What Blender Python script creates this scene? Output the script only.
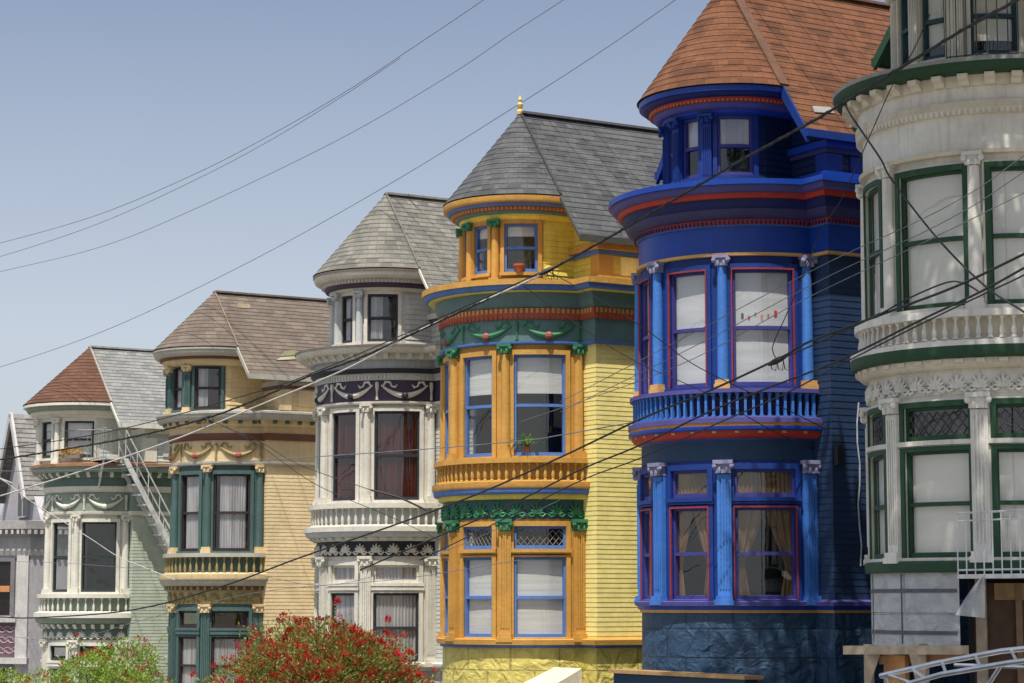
import bpy, math, random
from math import sin, cos, radians as rad, pi, sqrt, acos, atan2
from mathutils import Vector, Matrix
random.seed(7)
for o in list(bpy.data.objects): bpy.data.objects.remove(o)
S = bpy.context.scene
COL = S.collection

# ------------------------------------------------------------------ camera, sky, sun
F = 2200.0                      # focal length in pixels of a 1024 px wide frame
PITCH = math.atan(258.5 / F)
cam = bpy.data.objects.new('camera', bpy.data.cameras.new('camera'))
COL.objects.link(cam); S.camera = cam
cam.location = (0, 0, 0); cam.rotation_euler = (pi / 2 + PITCH, 0, 0)
cam.data.sensor_width = 36; cam.data.lens = 36 * F / 1024
cam.data.clip_start = .1; cam.data.clip_end = 6000
SUN_EL, SUN_AZ = 66.0, -14.0       # elevation; azimuth of the sun to the right of "straight behind the camera"
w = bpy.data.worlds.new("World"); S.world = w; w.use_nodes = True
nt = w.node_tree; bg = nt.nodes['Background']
sky = nt.nodes.new('ShaderNodeTexSky'); sky.sky_type = 'NISHITA'; sky.sun_disc = False
sky.sun_elevation = rad(SUN_EL); sky.sun_rotation = rad(180 - SUN_AZ)
sky.altitude = 50; sky.air_density = 1.0; sky.dust_density = 3.0; sky.ozone_density = 1.0
# summer haze thickens towards the horizon: the clear sky colour is mixed with a pale hazy one by elevation; the upper stop is brightened out of view to add fill light
tcw = nt.nodes.new('ShaderNodeTexCoord'); sx = nt.nodes.new('ShaderNodeSeparateXYZ'); nt.links.new(tcw.outputs['Generated'], sx.inputs[0])
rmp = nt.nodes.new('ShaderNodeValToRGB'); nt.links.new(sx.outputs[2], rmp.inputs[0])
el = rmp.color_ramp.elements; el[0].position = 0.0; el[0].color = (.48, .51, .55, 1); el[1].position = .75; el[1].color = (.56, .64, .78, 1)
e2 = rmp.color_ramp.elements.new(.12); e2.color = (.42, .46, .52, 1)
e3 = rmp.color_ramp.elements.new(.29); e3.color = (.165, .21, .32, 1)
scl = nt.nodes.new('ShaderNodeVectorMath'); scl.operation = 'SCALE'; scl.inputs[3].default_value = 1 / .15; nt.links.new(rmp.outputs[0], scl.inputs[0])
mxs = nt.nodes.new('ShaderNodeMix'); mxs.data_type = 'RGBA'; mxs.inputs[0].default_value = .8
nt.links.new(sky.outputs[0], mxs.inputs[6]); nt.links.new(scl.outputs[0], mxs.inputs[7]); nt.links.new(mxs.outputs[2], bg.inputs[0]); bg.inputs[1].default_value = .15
sd = bpy.data.lights.new('sun', 'SUN'); sd.energy = 4.3; sd.angle = rad(.5); sd.color = (1, .95, .87)
sun = bpy.data.objects.new('sun', sd); COL.objects.link(sun)
sv = Vector((sin(rad(SUN_AZ)) * cos(rad(SUN_EL)), -cos(rad(SUN_AZ)) * cos(rad(SUN_EL)), sin(rad(SUN_EL))))
sun.rotation_euler = sv.to_track_quat('Z', 'Y').to_euler(); sun.location = (0, -10, 40)
S.view_settings.view_transform = 'Standard'; S.view_settings.look = 'None'
S.view_settings.exposure = .42; S.view_settings.gamma = 1

def at(px, py, Y):
    """world point on the sight line of a pixel, Y metres in front of the camera"""
    c, s = cos(PITCH), sin(PITCH)
    r, u = px - 512, 341.5 - py
    d = Vector((r, F * c - u * s, F * s + u * c))
    return d * (Y / d.y)

# ------------------------------------------------------------------ materials
def lin(c): return tuple((v / 255 / 12.92) if v / 255 <= .04045 else ((v / 255 + .055) / 1.055) ** 2.4 for v in c)
MATS = {}
def nodes(name):
    m = bpy.data.materials.new(name); m.use_nodes = True
    return m, m.node_tree, m.node_tree.nodes['Principled BSDF']
def paint(name, c, rough=.55, var=.2, dirt=.34, bump=.35, scale=1.0, spec=.35):
    """old house paint: patchy tone, dirt streaks, slight brush and wear bump"""
    if name in MATS: return MATS[name]
    m, t, b = nodes(name); L = t.links.new; c = lin(c)
    tc = t.nodes.new('ShaderNodeTexCoord')
    n1 = t.nodes.new('ShaderNodeTexNoise'); n1.inputs['Scale'].default_value = 1.7 * scale; n1.inputs['Detail'].default_value = 8; n1.inputs['Roughness'].default_value = .7
    L(tc.outputs['Object'], n1.inputs['Vector'])
    mp = t.nodes.new('ShaderNodeMapping'); mp.inputs['Scale'].default_value = (9, 9, .8); L(tc.outputs['Object'], mp.inputs[0])
    n2 = t.nodes.new('ShaderNodeTexNoise'); n2.inputs['Scale'].default_value = 1.5; n2.inputs['Detail'].default_value = 6; L(mp.outputs[0], n2.inputs['Vector'])
    r1 = t.nodes.new('ShaderNodeMapRange'); r1.inputs[1].default_value = .3; r1.inputs[2].default_value = .7; r1.inputs[3].default_value = 1 - var; r1.inputs[4].default_value = 1 + var * .6
    L(n1.outputs[0], r1.inputs[0])
    r2 = t.nodes.new('ShaderNodeMapRange'); r2.inputs[1].default_value = .52; r2.inputs[2].default_value = .78; r2.inputs[3].default_value = 0; r2.inputs[4].default_value = dirt
    L(n2.outputs[0], r2.inputs[0])
    mx = t.nodes.new('ShaderNodeMix'); mx.data_type = 'RGBA'; mx.blend_type = 'MULTIPLY'; mx.inputs[0].default_value = 1
    mx.inputs[6].default_value = (*c, 1); L(r1.outputs[0], mx.inputs[7])
    m2 = t.nodes.new('ShaderNodeMix'); m2.data_type = 'RGBA'; L(r2.outputs[0], m2.inputs[0]); L(mx.outputs[2], m2.inputs[6])
    m2.inputs[7].default_value = (c[0] * .35 + .02, c[1] * .34 + .017, c[2] * .3 + .012, 1)
    L(m2.outputs[2], b.inputs['Base Color']); b.inputs['Roughness'].default_value = rough
    b.inputs['Specular IOR Level'].default_value = spec
    n3 = t.nodes.new('ShaderNodeTexNoise'); n3.inputs['Scale'].default_value = 14; n3.inputs['Detail'].default_value = 6; L(tc.outputs['Object'], n3.inputs['Vector'])
    bp = t.nodes.new('ShaderNodeBump'); bp.inputs['Strength'].default_value = bump; bp.inputs['Distance'].default_value = .02
    L(n3.outputs[0], bp.inputs['Height']); L(bp.outputs[0], b.inputs['Normal'])
    MATS[name] = m; return m
def shingles(name, c1, c2, c3=None, patch=0.0):
    """asphalt shingles: tabs of varied tone by a brick pattern in roof UV (u along the course, v up the slope)"""
    if name in MATS: return MATS[name]
    m, t, b = nodes(name); L = t.links.new; c1, c2 = lin(c1), lin(c2); c3 = lin(c3) if c3 else tuple(v * .55 for v in c1)
    uv = t.nodes.new('ShaderNodeUVMap'); uv.uv_map = 'UVMap'
    br = t.nodes.new('ShaderNodeTexBrick'); br.inputs['Scale'].default_value = 1; br.offset = .37; br.offset_frequency = 2
    br.inputs['Brick Width'].default_value = .2; br.inputs['Row Height'].default_value = .155; br.inputs['Mortar Size'].default_value = .004
    br.inputs['Color1'].default_value = (*c1, 1); br.inputs['Color2'].default_value = (*c2, 1); br.inputs['Mortar'].default_value = (*(v * .5 for v in c1), 1)
    L(uv.outputs[0], br.inputs['Vector'])
    vo = t.nodes.new('ShaderNodeTexBrick'); vo.inputs['Scale'].default_value = 1; vo.offset = .5; vo.inputs['Brick Width'].default_value = .29; vo.inputs['Row Height'].default_value = .155
    vo.inputs['Color1'].default_value = (0, 0, 0, 1); vo.inputs['Color2'].default_value = (1, 1, 1, 1); vo.inputs['Mortar'].default_value = (.5, .5, .5, 1); vo.inputs['Mortar Size'].default_value = .0
    L(uv.outputs[0], vo.inputs['Vector'])
    rr = t.nodes.new('ShaderNodeMapRange'); rr.inputs[1].default_value = .62; rr.inputs[2].default_value = .9; L(vo.outputs[0], rr.inputs[0])
    rr.inputs[4].default_value = .6
    mx = t.nodes.new('ShaderNodeMix'); mx.data_type = 'RGBA'; L(rr.outputs[0], mx.inputs[0]); L(br.outputs[0], mx.inputs[6]); mx.inputs[7].default_value = (*c3, 1)
    mp = t.nodes.new('ShaderNodeMapping'); mp.inputs['Scale'].default_value = (.5, 1.6, 1); L(uv.outputs[0], mp.inputs[0])
    n1 = t.nodes.new('ShaderNodeTexNoise'); n1.inputs['Scale'].default_value = 1.2; n1.inputs['Detail'].default_value = 10; n1.inputs['Roughness'].default_value = .75; L(mp.outputs[0], n1.inputs['Vector'])
    r1 = t.nodes.new('ShaderNodeMapRange'); r1.inputs[1].default_value = .3; r1.inputs[2].default_value = .7; r1.inputs[3].default_value = .8; r1.inputs[4].default_value = 1.16; L(n1.outputs[0], r1.inputs[0])
    m2 = t.nodes.new('ShaderNodeMix'); m2.data_type = 'RGBA'; m2.blend_type = 'MULTIPLY'; m2.inputs[0].default_value = 1
    L(mx.outputs[2], m2.inputs[6]); L(r1.outputs[0], m2.inputs[7])
    L(m2.outputs[2], b.inputs['Base Color']); b.inputs['Roughness'].default_value = .9; b.inputs['Specular IOR Level'].default_value = .15
    n3 = t.nodes.new('ShaderNodeTexNoise'); n3.inputs['Scale'].default_value = 25; n3.inputs['Detail'].default_value = 5; L(uv.outputs[0], n3.inputs['Vector'])
    ad = t.nodes.new('ShaderNodeMath'); ad.operation = 'MULTIPLY_ADD'; L(n3.outputs[0], ad.inputs[0]); ad.inputs[1].default_value = .5; L(vo.outputs[0], ad.inputs[2])
    bp = t.nodes.new('ShaderNodeBump'); bp.inputs['Strength'].default_value = .5; bp.inputs['Distance'].default_value = .02
    L(ad.outputs[0], bp.inputs['Height']); L(bp.outputs[0], b.inputs['Normal'])
    MATS[name] = m; return m
def stone(name, c, joint=.5, bw=.75, rh=.42):
    """cast rough-faced blocks painted over; UV = (run along wall, height)"""
    if name in MATS: return MATS[name]
    m, t, b = nodes(name); L = t.links.new; c = lin(c)
    uv = t.nodes.new('ShaderNodeUVMap'); uv.uv_map = 'UVMap'
    br = t.nodes.new('ShaderNodeTexBrick'); br.inputs['Scale'].default_value = 1; br.inputs['Brick Width'].default_value = bw; br.inputs['Row Height'].default_value = rh
    br.inputs['Mortar Size'].default_value = .018; br.inputs['Mortar Smooth'].default_value = .4
    br.inputs['Color1'].default_value = (*c, 1); br.inputs['Color2'].default_value = (*(v * .9 for v in c), 1); br.inputs['Mortar'].default_value = (*(v * joint for v in c), 1)
    L(uv.outputs[0], br.inputs['Vector'])
    n1 = t.nodes.new('ShaderNodeTexNoise'); n1.inputs['Scale'].default_value = 4; n1.inputs['Detail'].default_value = 9; n1.inputs['Distortion'].default_value = .8; L(uv.outputs[0], n1.inputs['Vector'])
    r1 = t.nodes.new('ShaderNodeMapRange'); r1.inputs[1].default_value = .3; r1.inputs[2].default_value = .7; r1.inputs[3].default_value = .75; r1.inputs[4].default_value = 1.1; L(n1.outputs[0], r1.inputs[0])
    m2 = t.nodes.new('ShaderNodeMix'); m2.data_type = 'RGBA'; m2.blend_type = 'MULTIPLY'; m2.inputs[0].default_value = 1
    L(br.outputs[0], m2.inputs[6]); L(r1.outputs[0], m2.inputs[7]); L(m2.outputs[2], b.inputs['Base Color']); b.inputs['Roughness'].default_value = .6
    mu = t.nodes.new('ShaderNodeMath'); mu.operation = 'MULTIPLY_ADD'; L(br.outputs[1], mu.inputs[0]); mu.inputs[1].default_value = -.7; L(n1.outputs[0], mu.inputs[2])
    bp = t.nodes.new('ShaderNodeBump'); bp.inputs['Strength'].default_value = .9; bp.inputs['Distance'].default_value = .09
    L(mu.outputs[0], bp.inputs['Height']); L(bp.outputs[0], b.inputs['Normal'])
    MATS[name] = m; return m
def glass(name='window_glass'):
    if name in MATS: return MATS[name]
    m = bpy.data.materials.new(name); m.use_nodes = True; t = m.node_tree; t.nodes.clear(); L = t.links.new
    out = t.nodes.new('ShaderNodeOutputMaterial'); mix = t.nodes.new('ShaderNodeMixShader')
    tr = t.nodes.new('ShaderNodeBsdfTransparent'); tr.inputs[0].default_value = (.95, .96, .96, 1)
    gl = t.nodes.new('ShaderNodeBsdfGlossy'); gl.inputs['Roughness'].default_value = .02
    # thin pane: the same reflectance from both sides (Schlick), about 7 % head on
    ge = t.nodes.new('ShaderNodeNewGeometry'); dt = t.nodes.new('ShaderNodeVectorMath'); dt.operation = 'DOT_PRODUCT'; L(ge.outputs['Incoming'], dt.inputs[0]); L(ge.outputs['Normal'], dt.inputs[1])
    def mth(op, a, b):
        q = t.nodes.new('ShaderNodeMath'); q.operation = op; q.use_clamp = True
        for i, v in enumerate((a, b)):
            if v is None: continue
            if isinstance(v, (int, float)): q.inputs[i].default_value = v
            else: L(v, q.inputs[i])
        return q.outputs[0]
    sch = mth('POWER', mth('SUBTRACT', 1.0, mth('ABSOLUTE', dt.outputs['Value'], None)), 4.0)
    fac = t.nodes.new('ShaderNodeMapRange'); L(sch, fac.inputs[0]); fac.inputs[3].default_value = .11; fac.inputs[4].default_value = 1.0
    tc = t.nodes.new('ShaderNodeTexCoord'); n = t.nodes.new('ShaderNodeTexNoise'); n.inputs['Scale'].default_value = 1.3
    L(tc.outputs['Object'], n.inputs['Vector'])
    bp = t.nodes.new('ShaderNodeBump'); bp.inputs['Strength'].default_value = .25; bp.inputs['Distance'].default_value = .03
    L(n.outputs[0], bp.inputs['Height']); L(bp.outputs[0], gl.inputs['Normal'])
    L(fac.outputs[0], mix.inputs[0]); L(tr.outputs[0], mix.inputs[1]); L(gl.outputs[0], mix.inputs[2]); L(mix.outputs[0], out.inputs[0])
    MATS[name] = m; return m
def cloth(name, c, folds=0.0, var=.2):
    """curtain or blind; folds > 0 gives vertical folds, < 0 gives slats"""
    if name in MATS: return MATS[name]
    m, t, b = nodes(name); L = t.links.new; c = lin(c)
    uv = t.nodes.new('ShaderNodeUVMap'); uv.uv_map = 'UVMap'
    n = t.nodes.new('ShaderNodeTexNoise'); n.inputs['Scale'].default_value = 1; n.inputs['Detail'].default_value = 3
    mp = t.nodes.new('ShaderNodeMapping'); mp.inputs['Scale'].default_value = (abs(folds) if folds > 0 else .8, .5 if folds > 0 else abs(folds) + .8, 1)
    L(uv.outputs[0], mp.inputs[0]); L(mp.outputs[0], n.inputs['Vector'])
    r1 = t.nodes.new('ShaderNodeMapRange'); r1.inputs[1].default_value = .3; r1.inputs[2].default_value = .7; r1.inputs[3].default_value = 1 - var; r1.inputs[4].default_value = 1 + var; L(n.outputs[0], r1.inputs[0])
    m2 = t.nodes.new('ShaderNodeMix'); m2.data_type = 'RGBA'; m2.blend_type = 'MULTIPLY'; m2.inputs[0].default_value = 1; m2.inputs[6].default_value = (*c, 1); L(r1.outputs[0], m2.inputs[7])
    L(m2.outputs[2], b.inputs['Base Color']); b.inputs['Roughness'].default_value = .9; b.inputs['Specular IOR Level'].default_value = .1
    bp = t.nodes.new('ShaderNodeBump'); bp.inputs['Strength'].default_value = .35; bp.inputs['Distance'].default_value = .02
    L(n.outputs[0], bp.inputs['Height']); L(bp.outputs[0], b.inputs['Normal'])
    MATS[name] = m; return m
def plain(name, c, rough=.6, metal=0.0):
    if name in MATS: return MATS[name]
    m, t, b = nodes(name); L = t.links.new; c = lin(c)
    n = t.nodes.new('ShaderNodeTexNoise'); n.inputs['Scale'].default_value = 6; n.inputs['Detail'].default_value = 6
    tc = t.nodes.new('ShaderNodeTexCoord'); L(tc.outputs['Object'], n.inputs['Vector'])
    r1 = t.nodes.new('ShaderNodeMapRange'); r1.inputs[1].default_value = .3; r1.inputs[2].default_value = .7; r1.inputs[3].default_value = .75; r1.inputs[4].default_value = 1.15; L(n.outputs[0], r1.inputs[0])
    m2 = t.nodes.new('ShaderNodeMix'); m2.data_type = 'RGBA'; m2.blend_type = 'MULTIPLY'; m2.inputs[0].default_value = 1; m2.inputs[6].default_value = (*c, 1); L(r1.outputs[0], m2.inputs[7])
    L(m2.outputs[2], b.inputs['Base Color']); b.inputs['Roughness'].default_value = rough; b.inputs['Metallic'].default_value = metal
    MATS[name] = m; return m

# ------------------------------------------------------------------ mesh building
class MB:
    def __init__(s): s.v = []; s.f = []; s.uv = []
    def quad(s, a, b, c, d, uv=None):
        i = len(s.v); s.v += [tuple(a), tuple(b), tuple(c), tuple(d)]; s.f.append((i, i + 1, i + 2, i + 3)); s.uv.append(uv or [(0, 0)] * 4)
    def poly(s, pts, uv=None):
        i = len(s.v); s.v += [tuple(p) for p in pts]; s.f.append(tuple(range(i, i + len(pts)))); s.uv.append(uv or [(0, 0)] * len(pts))
    def hexa(s, p):      # p: 8 points, 0-3 bottom loop, 4-7 top loop
        i = len(s.v); s.v += [tuple(q) for q in p]
        for f in ((3, 2, 1, 0), (4, 5, 6, 7), (0, 1, 5, 4), (1, 2, 6, 5), (2, 3, 7, 6), (3, 0, 4, 7)):
            s.f.append(tuple(i + k for k in f)); s.uv.append([(0, 0)] * 4)
    def box(s, x0, x1, y0, y1, z0, z1):
        s.hexa([(x0, y0, z0), (x1, y0, z0), (x1, y1, z0), (x0, y1, z0), (x0, y0, z1), (x1, y0, z1), (x1, y1, z1), (x0, y1, z1)])
    def cbox(s, t0, t1, r0, r1, z0, z1, cy=0.0, n=None):
        """box bent round a vertical axis at (0, cy); angles in degrees from the street front towards +x"""
        n = n or max(1, int(abs(t1 - t0) / 6 + .5))
        i0 = len(s.v)
        for k in range(n + 1):
            t = rad(t0 + (t1 - t0) * k / n); sn, cs = sin(t), -cos(t)
            for r, z in ((r0, z0), (r1, z0), (r1, z1), (r0, z1)): s.v.append((r * sn, cy + r * cs, z))
        for k in range(n):
            a = i0 + 4 * k; b = a + 4
            for j in range(4):
                jj = (j + 1) % 4
                s.f.append((a + j, a + jj, b + jj, b + j)); s.uv.append([(0, 0)] * 4)
        s.f.append((i0, i0 + 3, i0 + 2, i0 + 1)); s.uv.append([(0, 0)] * 4)
        e = i0 + 4 * n; s.f.append((e, e + 1, e + 2, e + 3)); s.uv.append([(0, 0)] * 4)
    def csheet(s, t0, t1, r, z0, z1, cy=0.0, n=None, wave=0.0):
        n = n or max(1, int(abs(t1 - t0) / 4 + .5))
        for k in range(n):
            ta, tb = t0 + (t1 - t0) * k / n, t0 + (t1 - t0) * (k + 1) / n
            ra, rb = r + wave * (k % 2), r + wave * ((k + 1) % 2)
            A = (ra * sin(rad(ta)), cy - ra * cos(rad(ta))); B = (rb * sin(rad(tb)), cy - rb * cos(rad(tb)))
            ua, ub = rad(ta) * r, rad(tb) * r
            s.quad((*A, z0), (*B, z0), (*B, z1), (*A, z1), [(ua, z0), (ub, z0), (ub, z1), (ua, z1)])
    def lathe(s, prof, x=0, y=0, n=10):
        i0 = len(s.v)
        for r, z in prof:
            for k in range(n): s.v.append((x + r * cos(2 * pi * k / n), y + r * sin(2 * pi * k / n), z))
        for j in range(len(prof) - 1):
            for k in range(n):
                a = i0 + j * n + k; b = i0 + j * n + (k + 1) % n
                s.f.append((a, b, b + n, a + n)); s.uv.append([(0, 0)] * 4)
        s.f.append(tuple(i0 + k for k in reversed(range(n)))); s.uv.append([(0, 0)] * n)
        e = i0 + (len(prof) - 1) * n; s.f.append(tuple(e + k for k in range(n))); s.uv.append([(0, 0)] * n)
    def tube(s, pts, rads, n=6):
        pts = [Vector(p) for p in pts]
        if not hasattr(rads, '__len__'): rads = [rads] * len(pts)
        i0 = len(s.v)
        for k, p in enumerate(pts):
            d = (pts[min(k + 1, len(pts) - 1)] - pts[max(k - 1, 0)]).normalized()
            up = Vector((0, 0, 1)) if abs(d.z) < .95 else Vector((1, 0, 0))
            a = d.cross(up).normalized(); b = d.cross(a)
            for j in range(n):
                q = 2 * pi * j / n; s.v.append(tuple(p + (a * cos(q) + b * sin(q)) * rads[k]))
        for k in range(len(pts) - 1):
            for j in range(n):
                a = i0 + k * n + j; b = i0 + k * n + (j + 1) % n
                s.f.append((a, b, b + n, a + n)); s.uv.append([(0, 0)] * 4)
        s.f.append(tuple(i0 + k for k in range(n))); s.uv.append([(0, 0)] * n)
        e = i0 + (len(pts) - 1) * n; s.f.append(tuple(e + k for k in reversed(range(n)))); s.uv.append([(0, 0)] * n)
    def bar(s, a, b, w, h):
        a, b = Vector(a), Vector(b); d = (b - a).normalized()
        up = Vector((0, 0, 1)) if abs(d.z) < .95 else Vector((0, 1, 0))
        x = d.cross(up).normalized() * w / 2; y = x.normalized().cross(d) * h / 2
        s.hexa([a - x - y, a + x - y, b + x - y, b - x - y, a - x + y, a + x + y, b + x + y, b - x + y])
    def blob(s, c, rx, ry, rz, n=6, m=4):
        pr = []
        i0 = len(s.v); c = Vector(c)
        for j in range(m + 1):
            ph = -pi / 2 + pi * j / m
            for k in range(n):
                q = 2 * pi * k / n; s.v.append((c.x + rx * cos(ph) * cos(q), c.y + ry * cos(ph) * sin(q), c.z + rz * sin(ph)))
        for j in range(m):
            for k in range(n):
                a = i0 + j * n + k; b = i0 + j * n + (k + 1) % n
                s.f.append((a, b, b + n, a + n)); s.uv.append([(0, 0)] * 4)
    def build(s, name, mat, parent=None, smooth=False, recalc=True):
        me = bpy.data.meshes.new(name); me.from_pydata(s.v, [], s.f)
        ul = me.uv_layers.new(name='UVMap'); k = 0
        flat = [c for f in s.uv for p in f for c in p]
        ul.data.foreach_set('uv', flat)
        me.materials.append(mat)
        o = bpy.data.objects.new(name, me); COL.objects.link(o)
        if parent: o.parent = parent
        import bmesh
        bm = bmesh.new(); bm.from_mesh(me)
        if s.weld: bmesh.ops.remove_doubles(bm, verts=bm.verts, dist=.0004)
        if recalc: bmesh.ops.recalc_face_normals(bm, faces=bm.faces)
        bm.to_mesh(me); bm.free()
        if smooth:
            for p in me.polygons: p.use_smooth = True
            try: me.set_sharp_from_angle(angle=rad(35))
            except Exception: pass
        return o
    weld = False
def MBW():
    m = MB(); m.weld = True; return m
def tag(o, label=None, cat=None, group=None, kind=None):
    for k, v in (('label', label), ('category', cat), ('group', group), ('kind', kind)):
        if v: o[k] = v
def empty(name, loc, rz=0):
    o = bpy.data.objects.new(name, None); COL.objects.link(o); o.location = loc; o.rotation_euler = (0, 0, rz); o.empty_display_size = .3
    return o

# ------------------------------------------------------------------ plans (offset outlines in house space: x along the street towards the camera's right, +y into the lot)
ANG = 59.1
RZ = -rad(ANG)
DEPTH = 12.0
ST = [.3]
def plan(kind, R, o, st=None, ty=0.0, back=None):
    st = ST[0] if st is None else st
    back = DEPTH if back is None else back
    if kind == 'full':
        r = R + o; q = acos(max(-1, min(1, o / r))) if o > 0 else pi / 2
        p = [(-(R + st + o), back), (-(R + st + o), -o)]
        N = 36
        for k in range(N + 1):
            t = -q + 2 * q * k / N; p.append((r * sin(t), -r * cos(t)))
        return p + [(R + st + o, -o), (R + st + o, back)]
    if kind == 'bay':
        N = 36; return [((R + o) * sin(pi * (k / N - .5)), -(R + o) * cos(pi * (k / N - .5))) for k in range(N + 1)]
    if kind == 'turret':
        N = 32; return [(-(R + o), back)] + [((R + o) * sin(pi * (k / N - .5)), ty - (R + o) * cos(pi * (k / N - .5))) for k in range(N + 1)] + [(R + o, back)]
    if kind == 'rside':
        return [(R - .02, -o), (R + st + o, -o), (R + st + o, back)]
    if kind == 'lside':
        return [(-(R + st + o), back), (-(R + st + o), -o), (-(R - .02), -o)]
    if kind == 'rect':      # R = half width, ty = front line
        return [(-(R + o), back), (-(R + o), ty - o), (R + o, ty - o), (R + o, back)]
def loft(mb, A, zA, B, zB):
    u = 0
    for k in range(len(A) - 1):
        du = sqrt((A[k + 1][0] - A[k][0]) ** 2 + (A[k + 1][1] - A[k][1]) ** 2)
        mb.quad((*A[k], zA), (*A[k + 1], zA), (*B[k + 1], zB), (*B[k], zB), [(u, zA), (u + du, zA), (u + du, zB), (u, zB)]); u += du
def along(P, step):
    """points and tangents every step metres along an outline"""
    out = []; acc = step / 2
    for k in range(len(P) - 1):
        a, b = Vector(P[k]), Vector(P[k + 1]); L = (b - a).length
        if L < 1e-6: continue
        while acc <= L: out.append((a + (b - a) * (acc / L), (b - a) / L)); acc += step
        acc -= L
    return out
def teeth(mb, P, z0, z1, depth, width, step, ymax=2.6, taper=1.0):
    for p, t in along(P, step):
        if p.y > ymax: continue
        n = Vector((t.y, -t.x)); a = p - t * width / 2; b = p + t * width / 2; e = .02
        dz = depth * taper
        mb.hexa([(*(a - n * e), z0), (*(b - n * e), z0), (*(b + n * dz), z0), (*(a + n * dz), z0),
                 (*(a - n * e), z1), (*(b - n * e), z1), (*(b + n * depth), z1), (*(a + n * depth), z1)])

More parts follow.
